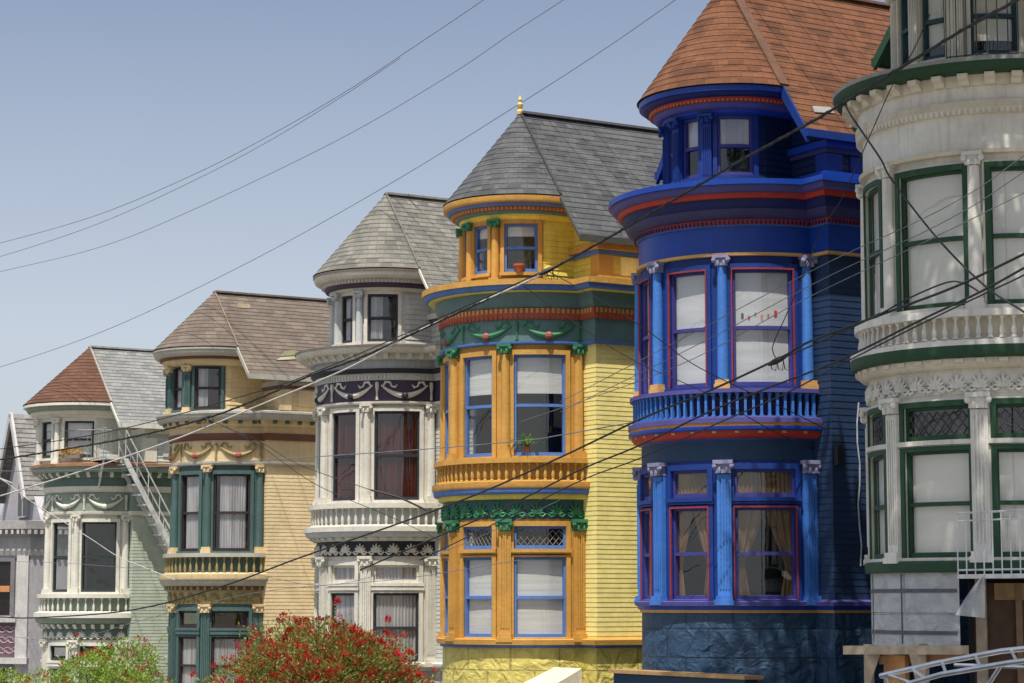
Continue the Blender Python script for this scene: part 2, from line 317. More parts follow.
# ------------------------------------------------------------------ one Victorian house with a round bay, balcony, cornice, turret and cone roof
COLS0 = (-86, -41, 0, 41, 86)
WINS0 = ((-78, -46), (-32, -9), (9, 32), (46, 78))
def baluster_mesh(h, mat, r=.042):
    m = MB(); m.lathe([(r, 0), (r, h * .08), (r * .55, h * .12), (r * .95, h * .3), (r * .8, h * .45), (r * .42, h * .7), (r * .4, h * .85), (r * .9, h * .92), (r * .9, h)], n=8)
    return m
def build_house(H):
    ST[0] = H.get('st', .3)
    d = H['d']; cx = at(H['cx'], 480, d); g = H['g']; R = H['R']
    root = empty(H['name'], (cx.x, d, g), RZ); tag(root, H['label'], 'house', 'victorian houses with round corner bays in a row')
    M = H['m']; WINS = H.get('wins', WINS0); COLS = H.get('cols', COLS0)
    def Z(py, r=None): return at(H['cx'], py, d - (R if r is None else r)).z - g
    # ---------- horizontal bands
    def bands(kind, Rb, lst, name, ty=0.0, back=None, close_top=True, close_bottom=True, rr=None):
        for i, bnd in enumerate(lst):
            y0, y1, o0, o1, mat = bnd[:5]; opt = bnd[5] if len(bnd) > 5 else None
            rz = (Rb if rr is None else rr)
            z1 = Z(y0, rz + o0); z0 = Z(y1, rz + o1)
            if i + 1 < len(lst): z0 = Z(lst[i + 1][0], rz + lst[i + 1][2])
            mb = MBW()
            zin = z1
            if i == 0 and close_top:
                loft(mb, plan(kind, Rb, o0, ty=ty, back=back), z1, plan(kind, Rb, min(-.3, -.3), ty=ty, back=back), z1 + .12)
            elif i:
                po = lst[i - 1][3]
                if abs(po - o0) > 1e-4: loft(mb, plan(kind, Rb, o0, ty=ty, back=back), z1, plan(kind, Rb, min(po, o0) - .03, ty=ty, back=back), z1 + .001)
            # slightly curved profile
            steps = 4 if abs(o0 - o1) > .02 else 1
            pr = [(o0, z1)]
            for k in range(1, steps + 1):
                f = k / steps; ff = sin(f * pi / 2) if steps > 1 else f
                pr.append((o0 + (o1 - o0) * (1 - cos(f * pi / 2)) if steps > 1 else o1, z1 + (z0 - z1) * ff))
            pr[-1] = (o1, z0)
            for a, b in zip(pr, pr[1:]): loft(mb, plan(kind, Rb, a[0], ty=ty, back=back), a[1], plan(kind, Rb, b[0], ty=ty, back=back), b[1])
            no = lst[i + 1][2] if i + 1 < len(lst) else -.05
            if no < o1 - 1e-4 or i + 1 == len(lst): loft(mb, plan(kind, Rb, o1, ty=ty, back=back), z0, plan(kind, Rb, no - .03, ty=ty, back=back), z0 - .001)
            ob = mb.build(name if i == 0 else 'moulding', M[mat], root, True)
            if opt:
                for tdef in (opt if isinstance(opt, list) else [opt]):
                    tm, dep, wid, stp, f0, f1, nm = tdef
                    zz0 = z0 + (z1 - z0) * f0; zz1 = z0 + (z1 - z0) * f1
                    PP = plan(kind, Rb, min(o0, o1) if dep < .14 else o1, ty=ty, back=back)
                    if nm == 'brackets':
                        first = None
                        for p, tg in along(PP, stp):
                            if p.y > 2.2 or (p.x < 0 and p.y > -.4): continue
                            if first is None:
                                t = MB(); hz = zz1 - zz0
                                pr = [(0, 0), (dep * .35, 0), (dep * .55, hz * .35), (dep * .95, hz * .55), (dep, hz * .8), (dep, hz), (0, hz)]
                                A = [(-wid / 2, -q, z) for q, z in pr]; B = [(wid / 2, -q, z) for q, z in pr]
                                t.poly(A); t.poly(B)
                                for k in range(len(pr)): kk = (k + 1) % len(pr); t.quad(A[k], A[kk], B[kk], B[k])
                                t.weld = True; c = first = t.build('bracket', M[tm], ob)
                            else: c = first.copy(); COL.objects.link(c); c.parent = ob
                            c.location = (p.x, p.y, zz0); c.rotation_euler = (0, 0, atan2(tg.y, tg.x))
                    else:
                        t = MB(); teeth(t, PP, zz0, zz1, dep, wid, stp); t.build(nm, M[tm], ob)
    # ---------- window built into a round wall
    def window(Rb, t0, t1, z0, z1, spec, cy=0.0, name='window', rail=.5, cas='casing', cw=2.6, head=.1):
        k = 1.95 / Rb; cw = cw * k
        mb = MB()
        mb.cbox(t0 - cw, t0, Rb - .1, Rb + .045, z0 - .02, z1 + head, cy); mb.cbox(t1, t1 + cw, Rb - .1, Rb + .045, z0 - .02, z1 + head, cy)
        mb.cbox(t0, t1, Rb - .1, Rb + .045, z1, z1 + head, cy); mb.cbox(t0 - cw * 1.1, t1 + cw * 1.1, Rb - .1, Rb + .085, z0 - .07, z0, cy)
        if spec.get('edge'):
            pass
        w_ = mb.build(name, M[cas], root)
        if spec.get('edge'):
            e = MB(); q = spec['ew'] * k
            e.cbox(t0 - q, t0 + q * .4, Rb + .03, Rb + .062, z0, z1, cy); e.cbox(t1 - q * .4, t1 + q, Rb + .03, Rb + .062, z0, z1, cy); e.cbox(t0 - q, t1 + q, Rb + .03, Rb + .06, z1 - .01, z1 + .03 * spec['ew'] * 1.4, cy)
            e.build('edge_bead', M[spec['edge']], w_)
        s = MB(); sw = 1.25 * k; zm = z0 + (z1 - z0) * rail; fh = .065
        s.cbox(t0, t0 + sw, Rb - .1, Rb - .02, z0, z1, cy); s.cbox(t1 - sw, t1, Rb - .1, Rb - .02, z0, z1, cy)
        s.cbox(t0 + sw, t1 - sw, Rb - .1, Rb - .022, z1 - fh * .8, z1, cy); s.cbox(t0 + sw, t1 - sw, Rb - .1, Rb - .018, z0, z0 + fh * 1.2, cy)
        if rail: s.cbox(t0 + sw, t1 - sw, Rb - .1, Rb - .012, zm - .03, zm + .03, cy)
        s.build('sash', M[spec['sash']], w_)
        gm = MBW(); gm.csheet(t0 + sw * .5, t1 - sw * .5, Rb - .065, z0 + .02, z1 - .02, cy); gm.build('pane', glass(), w_, True, False)
        for nm, mat, a, b, lo, hi, wv in spec.get('hang', []):
            c = MBW(); ta = t0 + (t1 - t0) * a; tb = t0 + (t1 - t0) * b
            zlo = z0 + (z1 - z0) * lo; zhi = z0 + (z1 - z0) * hi
            c.csheet(ta, tb, Rb - .105, zlo, zhi, cy, n=max(2, int((tb - ta) / (1.2 if wv else 4))), wave=wv); c.build(nm, M[mat], w_, True, False)
        if spec.get('tie'):      # curtains drawn to the sides
            nm = 'curtain'; mat = spec['tie']
            for side in (0, 1):
                c = MBW(); n = 14
                for k2 in range(n):
                    f0, f1 = k2 / n, (k2 + 1) / n; zz0, zz1 = z1 - (z1 - z0) * f0, z1 - (z1 - z0) * f1
                    def wd(f): return .5 - .36 * min(1, f / .62) ** 1.2 + (.1 * max(0, f - .62) / .38)
                    m_ = 6
                    for j in range(m_):
                        def P(f, jj, zz):
                            q = wd(f) * jj / m_; tt = t0 + (t1 - t0) * (q if side == 0 else 1 - q); rr = Rb - .13 + .03 * (jj % 2)
                            return (rr * sin(rad(tt)), cy - rr * cos(rad(tt)), zz)
                        c.quad(P(f0, j, zz0), P(f0, j + 1, zz0), P(f1, j + 1, zz1), P(f1, j, zz1), [(j, f0), (j + 1, f0), (j + 1, f1), (j, f1)])
                c.build(nm, M[mat], w_, True, False)
        if spec.get('lattice'):
            l = MB(); nn = 8
            for q in range(nn):
                ta, tb = t0 + (t1 - t0) * q / nn, t0 + (t1 - t0) * (q + 1) / nn; rr = Rb - .05
                for (u0, u1) in ((ta, tb), (tb, ta)):
                    zz = [z0 + .08 + (min(z1 - z0 - .16, .42)) * f for f in (0, .25, .5, .75, 1)]
                    pts = [(rr * sin(rad(u0 + (u1 - u0) * f)), cy - rr * cos(rad(u0 + (u1 - u0) * f)), z) for f, z in zip((0, .5, 1, .5, 0), zz)]
                    l.tube(pts, .008, 4)
            l.build('leaded_lattice', M[spec['lattice']], w_)
        return w_
    def column(Rb, t, z0, z1, cm, km, bm, style, cy=0.0, rr=.1, caph=.2):
        x, y = (Rb + .05) * sin(rad(t)), cy - (Rb + .05) * cos(rad(t))
        hb = .16
        c = MB()
        if style == 'round':
            n = 16
            c.lathe([(rr * 1.02, z0 + hb), (rr, z0 + (z1 - z0) * .4), (rr * .86, z1 - caph)], x, y, n)
        else:
            q = math.degrees(rr / Rb)
            c.cbox(t - q, t + q, Rb - .02, Rb + .1, z0 + hb, z1 - caph, cy)
            for f in (-.62, -.2, .2, .62): c.cbox(t + q * f - q * .09, t + q * f + q * .09, Rb + .1, Rb + .116, z0 + hb + .12, z1 - caph - .08, cy, 1)
        co = c.build('column', M[cm], root, style == 'round')
        k = MB(); q = math.degrees(rr / Rb)
        k.cbox(t - q * 1.35, t + q * 1.35, Rb - .02, Rb + .19, z1 - caph * .28, z1, cy)
        k.cbox(t - q * 1.05, t + q * 1.05, Rb - .02, Rb + .15, z1 - caph * .95, z1 - caph * .28, cy)
        for sgn in (-1, 1):       # volutes / leaves
            tt = t + sgn * q * 1.15; X, Y = (Rb + .15) * sin(rad(tt)), cy - (Rb + .15) * cos(rad(tt))
            k.blob((X, Y, z1 - caph * .45), .05, .05, .055, 8, 5)
            tt = t + sgn * q * .5; X, Y = (Rb + .16) * sin(rad(tt)), cy - (Rb + .16) * cos(rad(tt))
            k.blob((X, Y, z1 - caph * .75), .035, .035, .06, 6, 4)
        k.build('capital', M[km], co, True)
        b = MB(); b.cbox(t - q * 1.3, t + q * 1.3, Rb - .02, Rb + .17, z0, z0 + hb * .55, cy); b.cbox(t - q * 1.15, t + q * 1.15, Rb - .02, Rb + .155, z0 + hb * .55, z0 + hb, cy)
        b.build('column_base', M[bm], co)
    # ---------- levels
    L = H['lv']
    # cornice and frieze
    cb = H.get('co', 0)
    H['cornice'] = [(b[0], b[1], b[2] + cb * (b[2] > .15), b[3] + cb * (b[3] > .15), *b[4:]) for b in H['cornice']]
    bands('full', R, H['cornice'], 'cornice')
    zfr = Z(H['cornice'][-1][1])
    uz1, uz0 = Z(L['uwin'][0]), Z(L['uwin'][1]); zsill = Z(L['rail'])
    lz1, lz0 = Z(L['lwin'][0]), Z(L['lwin'][1]); zlb = Z(L['lfr'][1]); zls = Z(L['sill'])
    # piers of both storeys
    def piers(Rb, za, zb, mat, cy=0.0, wins=WINS0, lo=-90, hi=90, name='pier'):
        edges = [lo] + [e for w_ in wins for e in w_] + [hi]
        for a, b in zip(edges[::2], edges[1::2]):
            m = MB(); m.cbox(a, b, Rb - .12, Rb, za, zb, cy); m.build(name, M[mat], root, True)
    piers(R, zsill - .3, zfr + .05, 'casing', wins=WINS)
    lo = zls - .05
    piers(R, lo, zlb + .05, 'casing', wins=WINS)
    # wall rings above / below the windows
    m = MB(); m.cbox(-90, 90, R - .12, R, uz1 + .02, zfr + .04); m.build('window_head', M['casing'], root, True)
    m = MB(); m.cbox(-90, 90, R - .12, R, Z(L['lfr'][0]) - .4, uz0 - .03); m.build('spandrel', M['spandrel'], root, True)
    m = MB(); m.cbox(-90, 90, R - .12, R + .001, Z(L['tran'][0]) + .03, zlb + .04); m.build('window_head', M['casing'], root, True)
    ws = H['uspec']
    for i, (a, b) in enumerate(WINS):
        window(R, a, b, uz0, uz1, ws[i] if isinstance(ws, list) else ws)
    ws = H['lspec']
    for i, (a, b) in enumerate(WINS):
        window(R, a, b, lz0, lz1, ws[i] if isinstance(ws, list) else ws, head=.04)
        window(R, a, b, Z(L['tran'][1]), Z(L['tran'][0]), H['tspec'], name='transom_window', rail=0)
        m = MB(); zt, zl = Z(L['tran'][1]), lz1
        m.cbox(a - 3.2, b + 3.2, R - .12, R + .07, zl + .06, zt - .08); m.build('transom_bar', M['casing'], root)
    for t in COLS:
        column(R, t, zsill + .0, zfr, 'col', 'cap', 'colbase', H.get('ustyle', 'round'))
        column(R, t, lo + .03, zlb, 'lcol' if 'lcol' in M else 'col', 'cap', 'colbase' if 'lcbase' not in M else 'lcbase', H.get('lstyle', 'flat'), rr=.12, caph=.24)
    # balcony
    rl = H['railband']; z1 = Z(rl[0]); z0 = Z(rl[1])
    m = MB(); m.cbox(-89, 89, R + .02, R + .23, z0, z1); bal = m.build('balcony', M[rl[2]], root, True)
    zb1, zb0 = z0, Z(L['balbot'])
    bmm = baluster_mesh(zb1 - zb0, None)
    if H.get('bars'): bmm = MB(); hB = zb1 - zb0; bmm.box(-.022, .022, -.03, .03, 0, hB); bmm.box(-.034, .034, -.04, .04, 0, hB * .08); bmm.box(-.034, .034, -.04, .04, hB * .9, hB)
    bm_ = bmm.build('baluster', M[H['balmat']], bal, True)
    nb = H.get('nbal', 40)
    for i in range(nb):
        t = rad(-87 + 174 * i / (nb - 1)); o = bm_ if i == 0 else bm_.copy()
        if i: COL.objects.link(o); o.parent = bal
        o.location = ((R + .14) * sin(t), -(R + .14) * cos(t), zb0); o.rotation_euler = (0, 0, t)
    m = MB(); m.cbox(-89, 89, R + .005, R + .03, zb0, zb1); m.build('balcony_back', M[H['balback']], bal, True)
    bands('bay', R, H['ledge'], 'balcony_ledge')
    # lower frieze
    m = MB(); m.cbox(-90, 90, R - .1, R + .02, zlb, Z(H['ledge'][-1][1]) + .03); m.build('lower_frieze', M['lfrieze'], root, True)
    if H.get('lorn'):
        om, n_ = H['lorn'], H.get('norn', 17); za, zb = zlb + .03, Z(L['lfr'][0]) - .04; o = MB(); hh = zb - za
        def Q(t, z, dr): return ((R + .03 + dr) * sin(rad(t)), -(R + .03 + dr) * cos(rad(t)), z)
        for i in range(n_):
            tc = -84 + 168 * i / (n_ - 1); k1 = math.degrees(1 / R); zc_ = za + hh * .2
            for q in (-78, -52, -26, 0, 26, 52, 78):
                ln = hh * (.74 - .0028 * abs(q)); a_ = rad(q)
                o.tube([Q(tc, zc_, .01), Q(tc + k1 * ln * .55 * sin(a_), zc_ + ln * .55 * cos(a_), .03), Q(tc + k1 * ln * sin(a_), zc_ + ln * cos(a_), .0)], [.012, .03, .016], 5)
            for sg in (-1, 1): o.tube([Q(tc + sg * 1.5, zc_ - .02, .02), Q(tc + sg * 3.4, zc_ - .05, .02), Q(tc + sg * 5.4, zc_ + .01, .01), Q(tc + sg * 4.6, zc_ + .05, .01)], [.022, .026, .022, .014], 5)
        o.build('frieze_ornament', M[om], root, True)
    # swags on the upper frieze
    if H.get('swag'):
        sm, ros, ya, yb = H['swag']; za, zb = Z(yb), Z(ya); hh = zb - za; sg = MB(); rs = MB(); rr = R + .07 + H.get('swago', 0)
        def P(t, z, dr=0): return ((rr + dr) * sin(rad(t)), -(rr + dr) * cos(rad(t)), z)
        edges = [-66, -28, 10, 48, 86]
        for a, b in zip(edges, edges[1:]):
            sg = MB(); n_ = 18; pts = []; rd = []
            for k in range(n_ + 1):
                f = k / n_; q = 1 - (2 * f - 1) ** 2; pts.append(P(a + 3 + (b - a - 6) * f, zb - hh * (.25 + .5 * q), .01)); rd.append(.018 + .05 * q ** 1.5)
            sg.tube(pts, rd, 8)
            for e, sgn in ((a + 3, 1), (b - 3, -1)):
                pts = [P(e + sgn * 1, zb - hh * .34), P(e + sgn * 3, zb - hh * .1), P(e + sgn * 6, zb - hh * .12), P(e + sgn * 7, zb - hh * .3), P(e + sgn * 9.5, zb - hh * .36), P(e + sgn * 11, zb - hh * .22)]
                sg.tube(pts, [.02, .034, .03, .024, .03, .01], 6)
            s_ = sg.build('swag', M[sm], root, True)
            m = MB(); m.blob(P((a + b) / 2, zb - hh * .76, .04), .09, .09, .085, 8, 5); m.build('rosette', M[ros], s_, True)
            m = MB(); m.tube([P(b, zb - hh * .1), P(b, zb - hh * .3), P(b, zb - hh * .6), P(b, zb - hh * .95)], [.04, .05, .025, .035], 6); m.build('pendant', M[sm], s_, True)
    # siding on the return strip and the side walls
    zt = zfr + .03; zbm = Z(L['sidebot']); mbs = {}
    for kind in ('rside', 'lside'):
        m = MB(); lap = H.get('lap', .096); z = zbm
        while z < zt:
            z2 = min(z + lap, zt); P0, P1 = plan(kind, R, .0095), plan(kind, R, .002)
            loft(m, P0, z, P1, z2); loft(m, P1, z - .0005, P0, z); z = z2
        m.build('side_wall', M['siding'], root)
    m = MB(); m.box(-(R + .2), R + .2, 9, DEPTH, 0, Z(L['eave2'], R) ); m.build('back_wall', M['siding'], root)
    # floors keep the rooms dark
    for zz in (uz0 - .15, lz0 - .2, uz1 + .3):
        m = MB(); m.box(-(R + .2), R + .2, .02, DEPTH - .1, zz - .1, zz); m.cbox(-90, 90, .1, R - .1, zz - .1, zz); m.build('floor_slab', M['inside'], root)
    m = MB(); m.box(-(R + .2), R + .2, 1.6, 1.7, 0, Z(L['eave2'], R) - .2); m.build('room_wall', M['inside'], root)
    # recessed entry wing beside the bay
    m = MB(); m.box(R + ST[0] + .01, R + 2.45, 3.2, DEPTH, 0, Z(H['cornice'][0][0]) - .5); m.build('entry_wing', M['siding'], root)
    # sill and base
    bands('full' if not H.get('openbase') else 'bay', R, H['sillb'], 'water_table')
    if not H.get('openbase'):
        m = MBW(); zz = Z(H['sillb'][-1][1]); loft(m, plan('full', R, .05), 0, plan('full', R, .03), zz); m.build('base', M['base'], root, True)
    # ---------- turret
    T = H['t']; Rt = T['R']; Re = T['Re']; ty = T.get('ty', -.35)
    tb = [(y0, y1, o0, o1, mt, *rest) for (y0, y1, o0, o1, mt, *rest) in T['bands']]
    bands('turret', Rt, tb, 'turret_cornice', ty=ty, back=.6, close_top=True, rr=Rt - ty)
    zt1 = Z(T['bands'][-1][1], Rt - ty); zt0 = Z(H['cornice'][0][0], R + .5) + .0
    tw = ((-77, -43), (-25, -5), (5, 25), (43, 77))
    tz1, tz0 = Z(T['win'][0], Rt - ty), Z(T['win'][1], Rt - ty)
    piers(Rt, zt0, zt1 + .05, 'tcasing', cy=ty, wins=tw)
    m = MB(); m.cbox(-90, 90, Rt - .12, Rt + .001, tz1 + .02, zt1 + .04, ty); m.build('turret_head', M['tcasing'], root, True)
    m = MB(); m.cbox(-90, 90, Rt - .12, Rt + .001, zt0 - .1, tz0 - .03, ty); m.build('turret_sill', M['tcasing'], root, True)
    for a, b in tw: window(Rt, a, b, tz0, tz1, T['spec'], cy=ty, cas='tcasing', name='turret_window', cw=2.2)
    for t in (-34, 0, 34): column(Rt, t, zt0, zt1, 'tcol', 'tcap', 'tcbase', T.get('style', 'flat'), cy=ty, rr=.085, caph=.16)
    for sg in (1, -1):
        m = MB(); lap = .12; z = zt0
        while z < zt1 - .001:
            z2 = min(z + lap, zt1)
            P0 = [(sg * Rt * sin(rad(84)), ty - Rt * cos(rad(84)) - .02), (sg * (Rt + .022), ty), (sg * (Rt + .022), .6)]; P1 = [(sg * Rt * sin(rad(84)), ty - Rt * cos(rad(84))), (sg * (Rt + .002), ty), (sg * (Rt + .002), .6)]
            loft(m, P0, z, P1, z2)
            loft(m, P1, z, P0, z)
            z = z2
        m.build('turret_side_wall', M['tsiding'], root)
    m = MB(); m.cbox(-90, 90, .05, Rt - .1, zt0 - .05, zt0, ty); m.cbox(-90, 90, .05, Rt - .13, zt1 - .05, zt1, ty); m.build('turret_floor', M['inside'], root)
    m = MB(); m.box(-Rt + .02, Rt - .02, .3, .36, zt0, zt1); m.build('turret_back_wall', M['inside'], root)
    # ---------- roof
    ze = Z(T['bands'][0][0], Re - ty) + .02
    pa = at(T['apex'][0], T['apex'][1], d + .858 * 0 + ty * .513); za = pa.z - g
    sl = (za - ze) / Re; Lx = T['L']; zl = za - sl * Lx
    def course(mb, A, B, za_, zb_): loft(mb, A, za_, B, zb_)
    slope = sqrt(Re * Re + (za - ze) ** 2); nr = max(6, int(slope / .155)); st_ = slope / nr
    cone = MB(); N = 40
    for j in range(nr):
        f0, f1 = j / nr, (j + 1) / nr         # from apex down
        r0, r1 = Re * f0, Re * f1; zz0, zz1 = za - (za - ze) * f0, za - (za - ze) * f1
        for k in range(N):
            t0, t1 = pi * (k / N - .5), pi * ((k + 1) / N - .5)
            e = .009
            def P(r, t, z, up): return (r * sin(t) + up * .6 * sin(t), ty - r * cos(t) - up * .6 * cos(t), z + up)
            v0, v1 = -slope * f0, -slope * f1 + .0015
            vv = lambda v: v
            rm = Re * .62
            cone.quad(P(r1, t0, zz1, e), P(r1, t1, zz1, e), P(r0, t1, zz0, 0), P(r0, t0, zz0, 0), [(t0 * r1, v1), (t1 * r1, v1), (t1 * r1, v0), (t0 * r1, v0)])
            cone.quad(P(r1, t0, zz1, 0), P(r1, t1, zz1, 0), P(r1, t1, zz1, e), P(r1, t0, zz1, e), [(t0 * r1, v1), (t1 * r1, v1), (t1 * r1, v1), (t0 * r1, v1)])
    cone.build('cone_roof', M['croof'], root)
    sl_len = sqrt(Lx * Lx + (za - zl) ** 2); nr2 = int(sl_len / st_ + .5); roof = MB()
    for sg in (1, -1):
        for j in range(nr2):
            f0, f1 = j / nr2, (j + 1) / nr2
            x0, x1 = Lx * f0 * sg, Lx * f1 * sg; zz0, zz1 = za - (za - zl) * f0, za - (za - zl) * f1
            v0, v1 = -sl_len * f0, -sl_len * f1 + .0015; e = .009
            roof.quad((x1 + sg * e * .6, ty, zz1 + e), (x1 + sg * e * .6, DEPTH, zz1 + e), (x0, DEPTH, zz0), (x0, ty, zz0), [(ty, v1), (DEPTH, v1), (DEPTH, v0), (ty, v0)])
            roof.quad((x1, ty, zz1), (x1, DEPTH, zz1), (x1 + sg * e * .6, DEPTH, zz1 + e), (x1 + sg * e * .6, ty, zz1 + e), [(ty, v1), (DEPTH, v1), (DEPTH, v1), (ty, v1)])
    ro = roof.build('roof', M['roof'], root)
    cap = MB(); cap.bar((0, ty, za + .01), (0, DEPTH, za + .01), .22, .05); cap.build('ridge_cap', M['ridge'], ro)
    cap = MB()
    for sg in (1, -1): cap.bar((sg * .02, ty, za + .02), (sg * (Re - .0), ty, ze + .035), T.get('hipw', .1), .03)
    cap.build('hip_cap', M['hip'], ro)
    # soffit, rake boards, eaves
    so = MB()
    for sg in (1, -1):
        so.quad((0, ty + .02, za - .09), (sg * Lx, ty + .02, zl - .09), (sg * Lx, DEPTH, zl - .09), (0, DEPTH, za - .09))
    so.build('soffit', M['soffit'], ro)
    rk = MB()
    for sg in (1, -1):
        a = (sg * (Re - .05), za - sl * (Re - .05)); b = (sg * (Lx + .01), za - sl * (Lx + .01))
        n = Vector((0, 0, 1)); th = T.get('rake', .2)
        rk.hexa([(a[0], ty - .03, a[1] - th), (b[0], ty - .03, b[1] - th * .8), (b[0], ty + .04, b[1] - th * .8), (a[0], ty + .04, a[1] - th),
                 (a[0], ty - .03, a[1] + .0), (b[0], ty - .03, b[1] + .0), (b[0], ty + .04, b[1] + .0), (a[0], ty + .04, a[1] + .0)])
        rk.box(min(sg * Lx, sg * (Lx + .06)), max(sg * Lx, sg * (Lx + .06)), ty - .03, DEPTH, zl - .14, zl + .0)
    rk.build('rake_board', M['rake'], ro)
    # attic walls, bands, pilaster, panel
    Wa = Lx - .2; yf = .25; zc = Z(H['cornice'][0][0], R + .45) + .06
    m = MB(); zz = zc - .1
    while zz < zl - .05:
        z2 = min(zz + .12, zl - .05); loft(m, plan('rect', Wa, .02, ty=yf), zz, plan('rect', Wa, 0, ty=yf), z2); loft(m, plan('rect', Wa, 0, ty=yf), zz, plan('rect', Wa, .02, ty=yf), zz); zz = z2
    zz = zl - .05
    while zz < za - .35:       # gable front
        z2 = min(zz + .12, za - .3); w0 = min(Wa, (za - .12 - zz) / sl); w1 = min(Wa, (za - .12 - z2) / sl)
        m.quad((-w0, yf - .02, zz), (w0, yf - .02, zz), (w1, yf, z2), (-w1, yf, z2)); m.quad((-w0, yf, zz), (w0, yf, zz), (w0, yf - .02, zz), (-w0, yf - .02, zz)); zz = z2
    m.build('attic_wall', M['tsiding'], root)
    hh = zl - .12 - zc
    for i, (f0, f1, o, mat) in enumerate(T['attic']):
        m = MB(); a, b = zc + hh * f0, zc + hh * f1
        loft(m, plan('rect', Wa, o, ty=yf), a, plan('rect', Wa, o, ty=yf), b); loft(m, plan('rect', Wa, 0, ty=yf), a, plan('rect', Wa, o, ty=yf), a); loft(m, plan('rect', Wa, o, ty=yf), b, plan('rect', Wa, 0, ty=yf), b)
        m.build('attic_moulding', M[mat], root)
    m = MB(); m.box(Wa - .25, Wa + .06, yf - .06, yf + .3, zc, zc + hh * .7); m.box(-Wa - .06, -Wa + .25, yf - .06, yf + .3, zc, zc + hh * .7); m.build('attic_pilaster', M.get('apil', M['tcol']), root)
    m = MB(); m.box(Wa - .02, Wa + .04, yf + .5, yf + 3.2, zc + hh * .16, zc + hh * .68); m.build('attic_panel', M['panel'], root)
    if T.get('finial'):
        m = MB(); m.lathe([(.11, -.05), (.12, .05), (.06, .12), (.1, .2), (.11, .27), (.05, .34), (.075, .42), (.03, .5), (.01, .56)], n=12)
        f = m.build('finial', M['finial'], ro, True); f.location = (0, ty, za); f.scale = (.6, .6, .68)
    return root, Z, dict(R=R, zfr=zfr, za=za, zl=zl, zc=zc, ty=ty)

def WS(sash, hang=(), edge=None, tie=None, lattice=None, ew=.5): return dict(ew=ew, sash=sash, hang=list(hang), edge=edge, tie=tie, lattice=lattice)
blind = lambda m, lo: ('blind', m, -.02, 1.02, lo, 1, 0)
curt = lambda m, a=-.02, b=1.02: ('curtain', m, a, b, 0, 1, .03)
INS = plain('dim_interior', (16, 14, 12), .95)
C_WHITE = cloth('white_blind', (206, 204, 198), -14, .08); C_SHEER = cloth('sheer_curtain', (172, 168, 168), 12, .35); C_RED = cloth('dark_red_curtain', (66, 28, 26), 9, .8)
C_GOLD = cloth('tan_curtain', (112, 86, 58), 3, .5); C_CREAM = cloth('cream_blind', (226, 220, 206), -3, .06)
HOUSES = {}

# --- yellow house
P_ = paint
H = dict(name='yellow_house', label='yellow house with orange window trim, green swags and a dark grey cone roof', d=46.1, cx=534.5, g=-4.9, st=.5, co=.06, R=1.88,
 m=dict(casing=P_('orange_paint', (196, 148, 72)), tcasing=MATS['orange_paint'], spandrel=P_('yellow_paint', (226, 206, 96)), siding=P_('yellow_siding_paint', (236, 220, 140), dirt=.12), tsiding=MATS['yellow_paint'],
   col=MATS['orange_paint'], tcol=MATS['orange_paint'], cap=P_('leaf_green_paint', (58, 122, 86)), tcap=MATS['leaf_green_paint'], colbase=MATS['orange_paint'], tcbase=MATS['orange_paint'],
   orange=MATS['orange_paint'], blue=P_('sky_blue_paint', (84, 120, 184)), teal=P_('slate_teal_paint', (96, 124, 122)), red=P_('brick_red_paint', (172, 82, 60)), green=MATS['leaf_green_paint'],
   yellow=MATS['yellow_paint'], gold=P_('gold_paint', (200, 156, 78)), lfrieze=P_('dark_teal_paint', (52, 92, 92)), inside=INS, base=stone('yellow_stone', (222, 206, 112), .72, 1.0, .5), roof=shingles('dark_grey_shingles', (82, 83, 84), (96, 96, 96), (62, 63, 66)),
   sash=MATS['sky_blue_paint'], soffit=MATS['yellow_paint'], rake=P_('dark_grey_board', (80, 78, 74)), ridge=plain('grey_ridge', (96, 97, 98), .9), hip=plain('dark_hip', (62, 62, 62), .9), panel=P_('pale_yellow_paint', (244, 228, 150)), finial=P_('pale_gold_paint', (226, 190, 110)), w=C_WHITE, s=C_SHEER, lead=P_('pale_lead', (128, 124, 114)), pink=P_('rose_paint', (156, 88, 84))),
 lv=dict(uwin=(354.5, 456), rail=459, balbot=481, lfr=(499, 519), tran=(526, 549), lwin=(557, 638), sill=641, sidebot=641, eave2=235),
 cornice=[(278, 284, .44, .44, 'orange'), (284, 290, .40, .34, 'blue'), (290, 292, .3, .28, 'yellow'), (292, 308, .16, .10, 'teal'), (308, 319, .14, .1, 'red', [('gold', .05, .05, .105, .55, 1, 'dentils'), ('red', .04, .045, .105, 0, .4, 'dentils')]), (319, 341, .07, .06, 'teal'), (341, 344, .1, .08, 'blue')],
 railband=(458, 463, 'orange'), balmat='gold', balback='gold', ledge=[(481, 488, .27, .25, 'orange'), (488, 494, .24, .2, 'blue'), (494, 499, .14, .1, 'yellow')], lorn='green', norn=15, swag=('green', 'pink', 320, 341),
 sillb=[(640, 645, .16, .15, 'orange'), (645, 648, .09, .08, 'blue')],
 uspec=WS('sash', [blind('w', .62)]), lspec=WS('sash', [blind('w', 0)]), tspec=WS('sash', lattice='lead'),
 t=dict(R=1.17, Re=1.63, apex=(520, 113), L=2.35, finial=True, win=(222, 271), hipw=.05, rake=.1, style='round',
   bands=[(193, 200, .46, .44, 'orange'), (200, 204, .38, .34, 'blue'), (204, 208, .28, .25, 'red', ('gold', .04, .04, .09, 0, .8, 'dentils')), (208, 212, .2, .18, 'teal'), (212, 218, .12, .03, 'yellow')],
   spec=WS('sash', [blind('w', .75)]), attic=[(.84, 1, .14, 'orange'), (.7, .84, .07, 'blue'), (0, .1, .1, 'orange')]))
H['m']['croof'] = H['m']['roof']; HY = build_house(H)

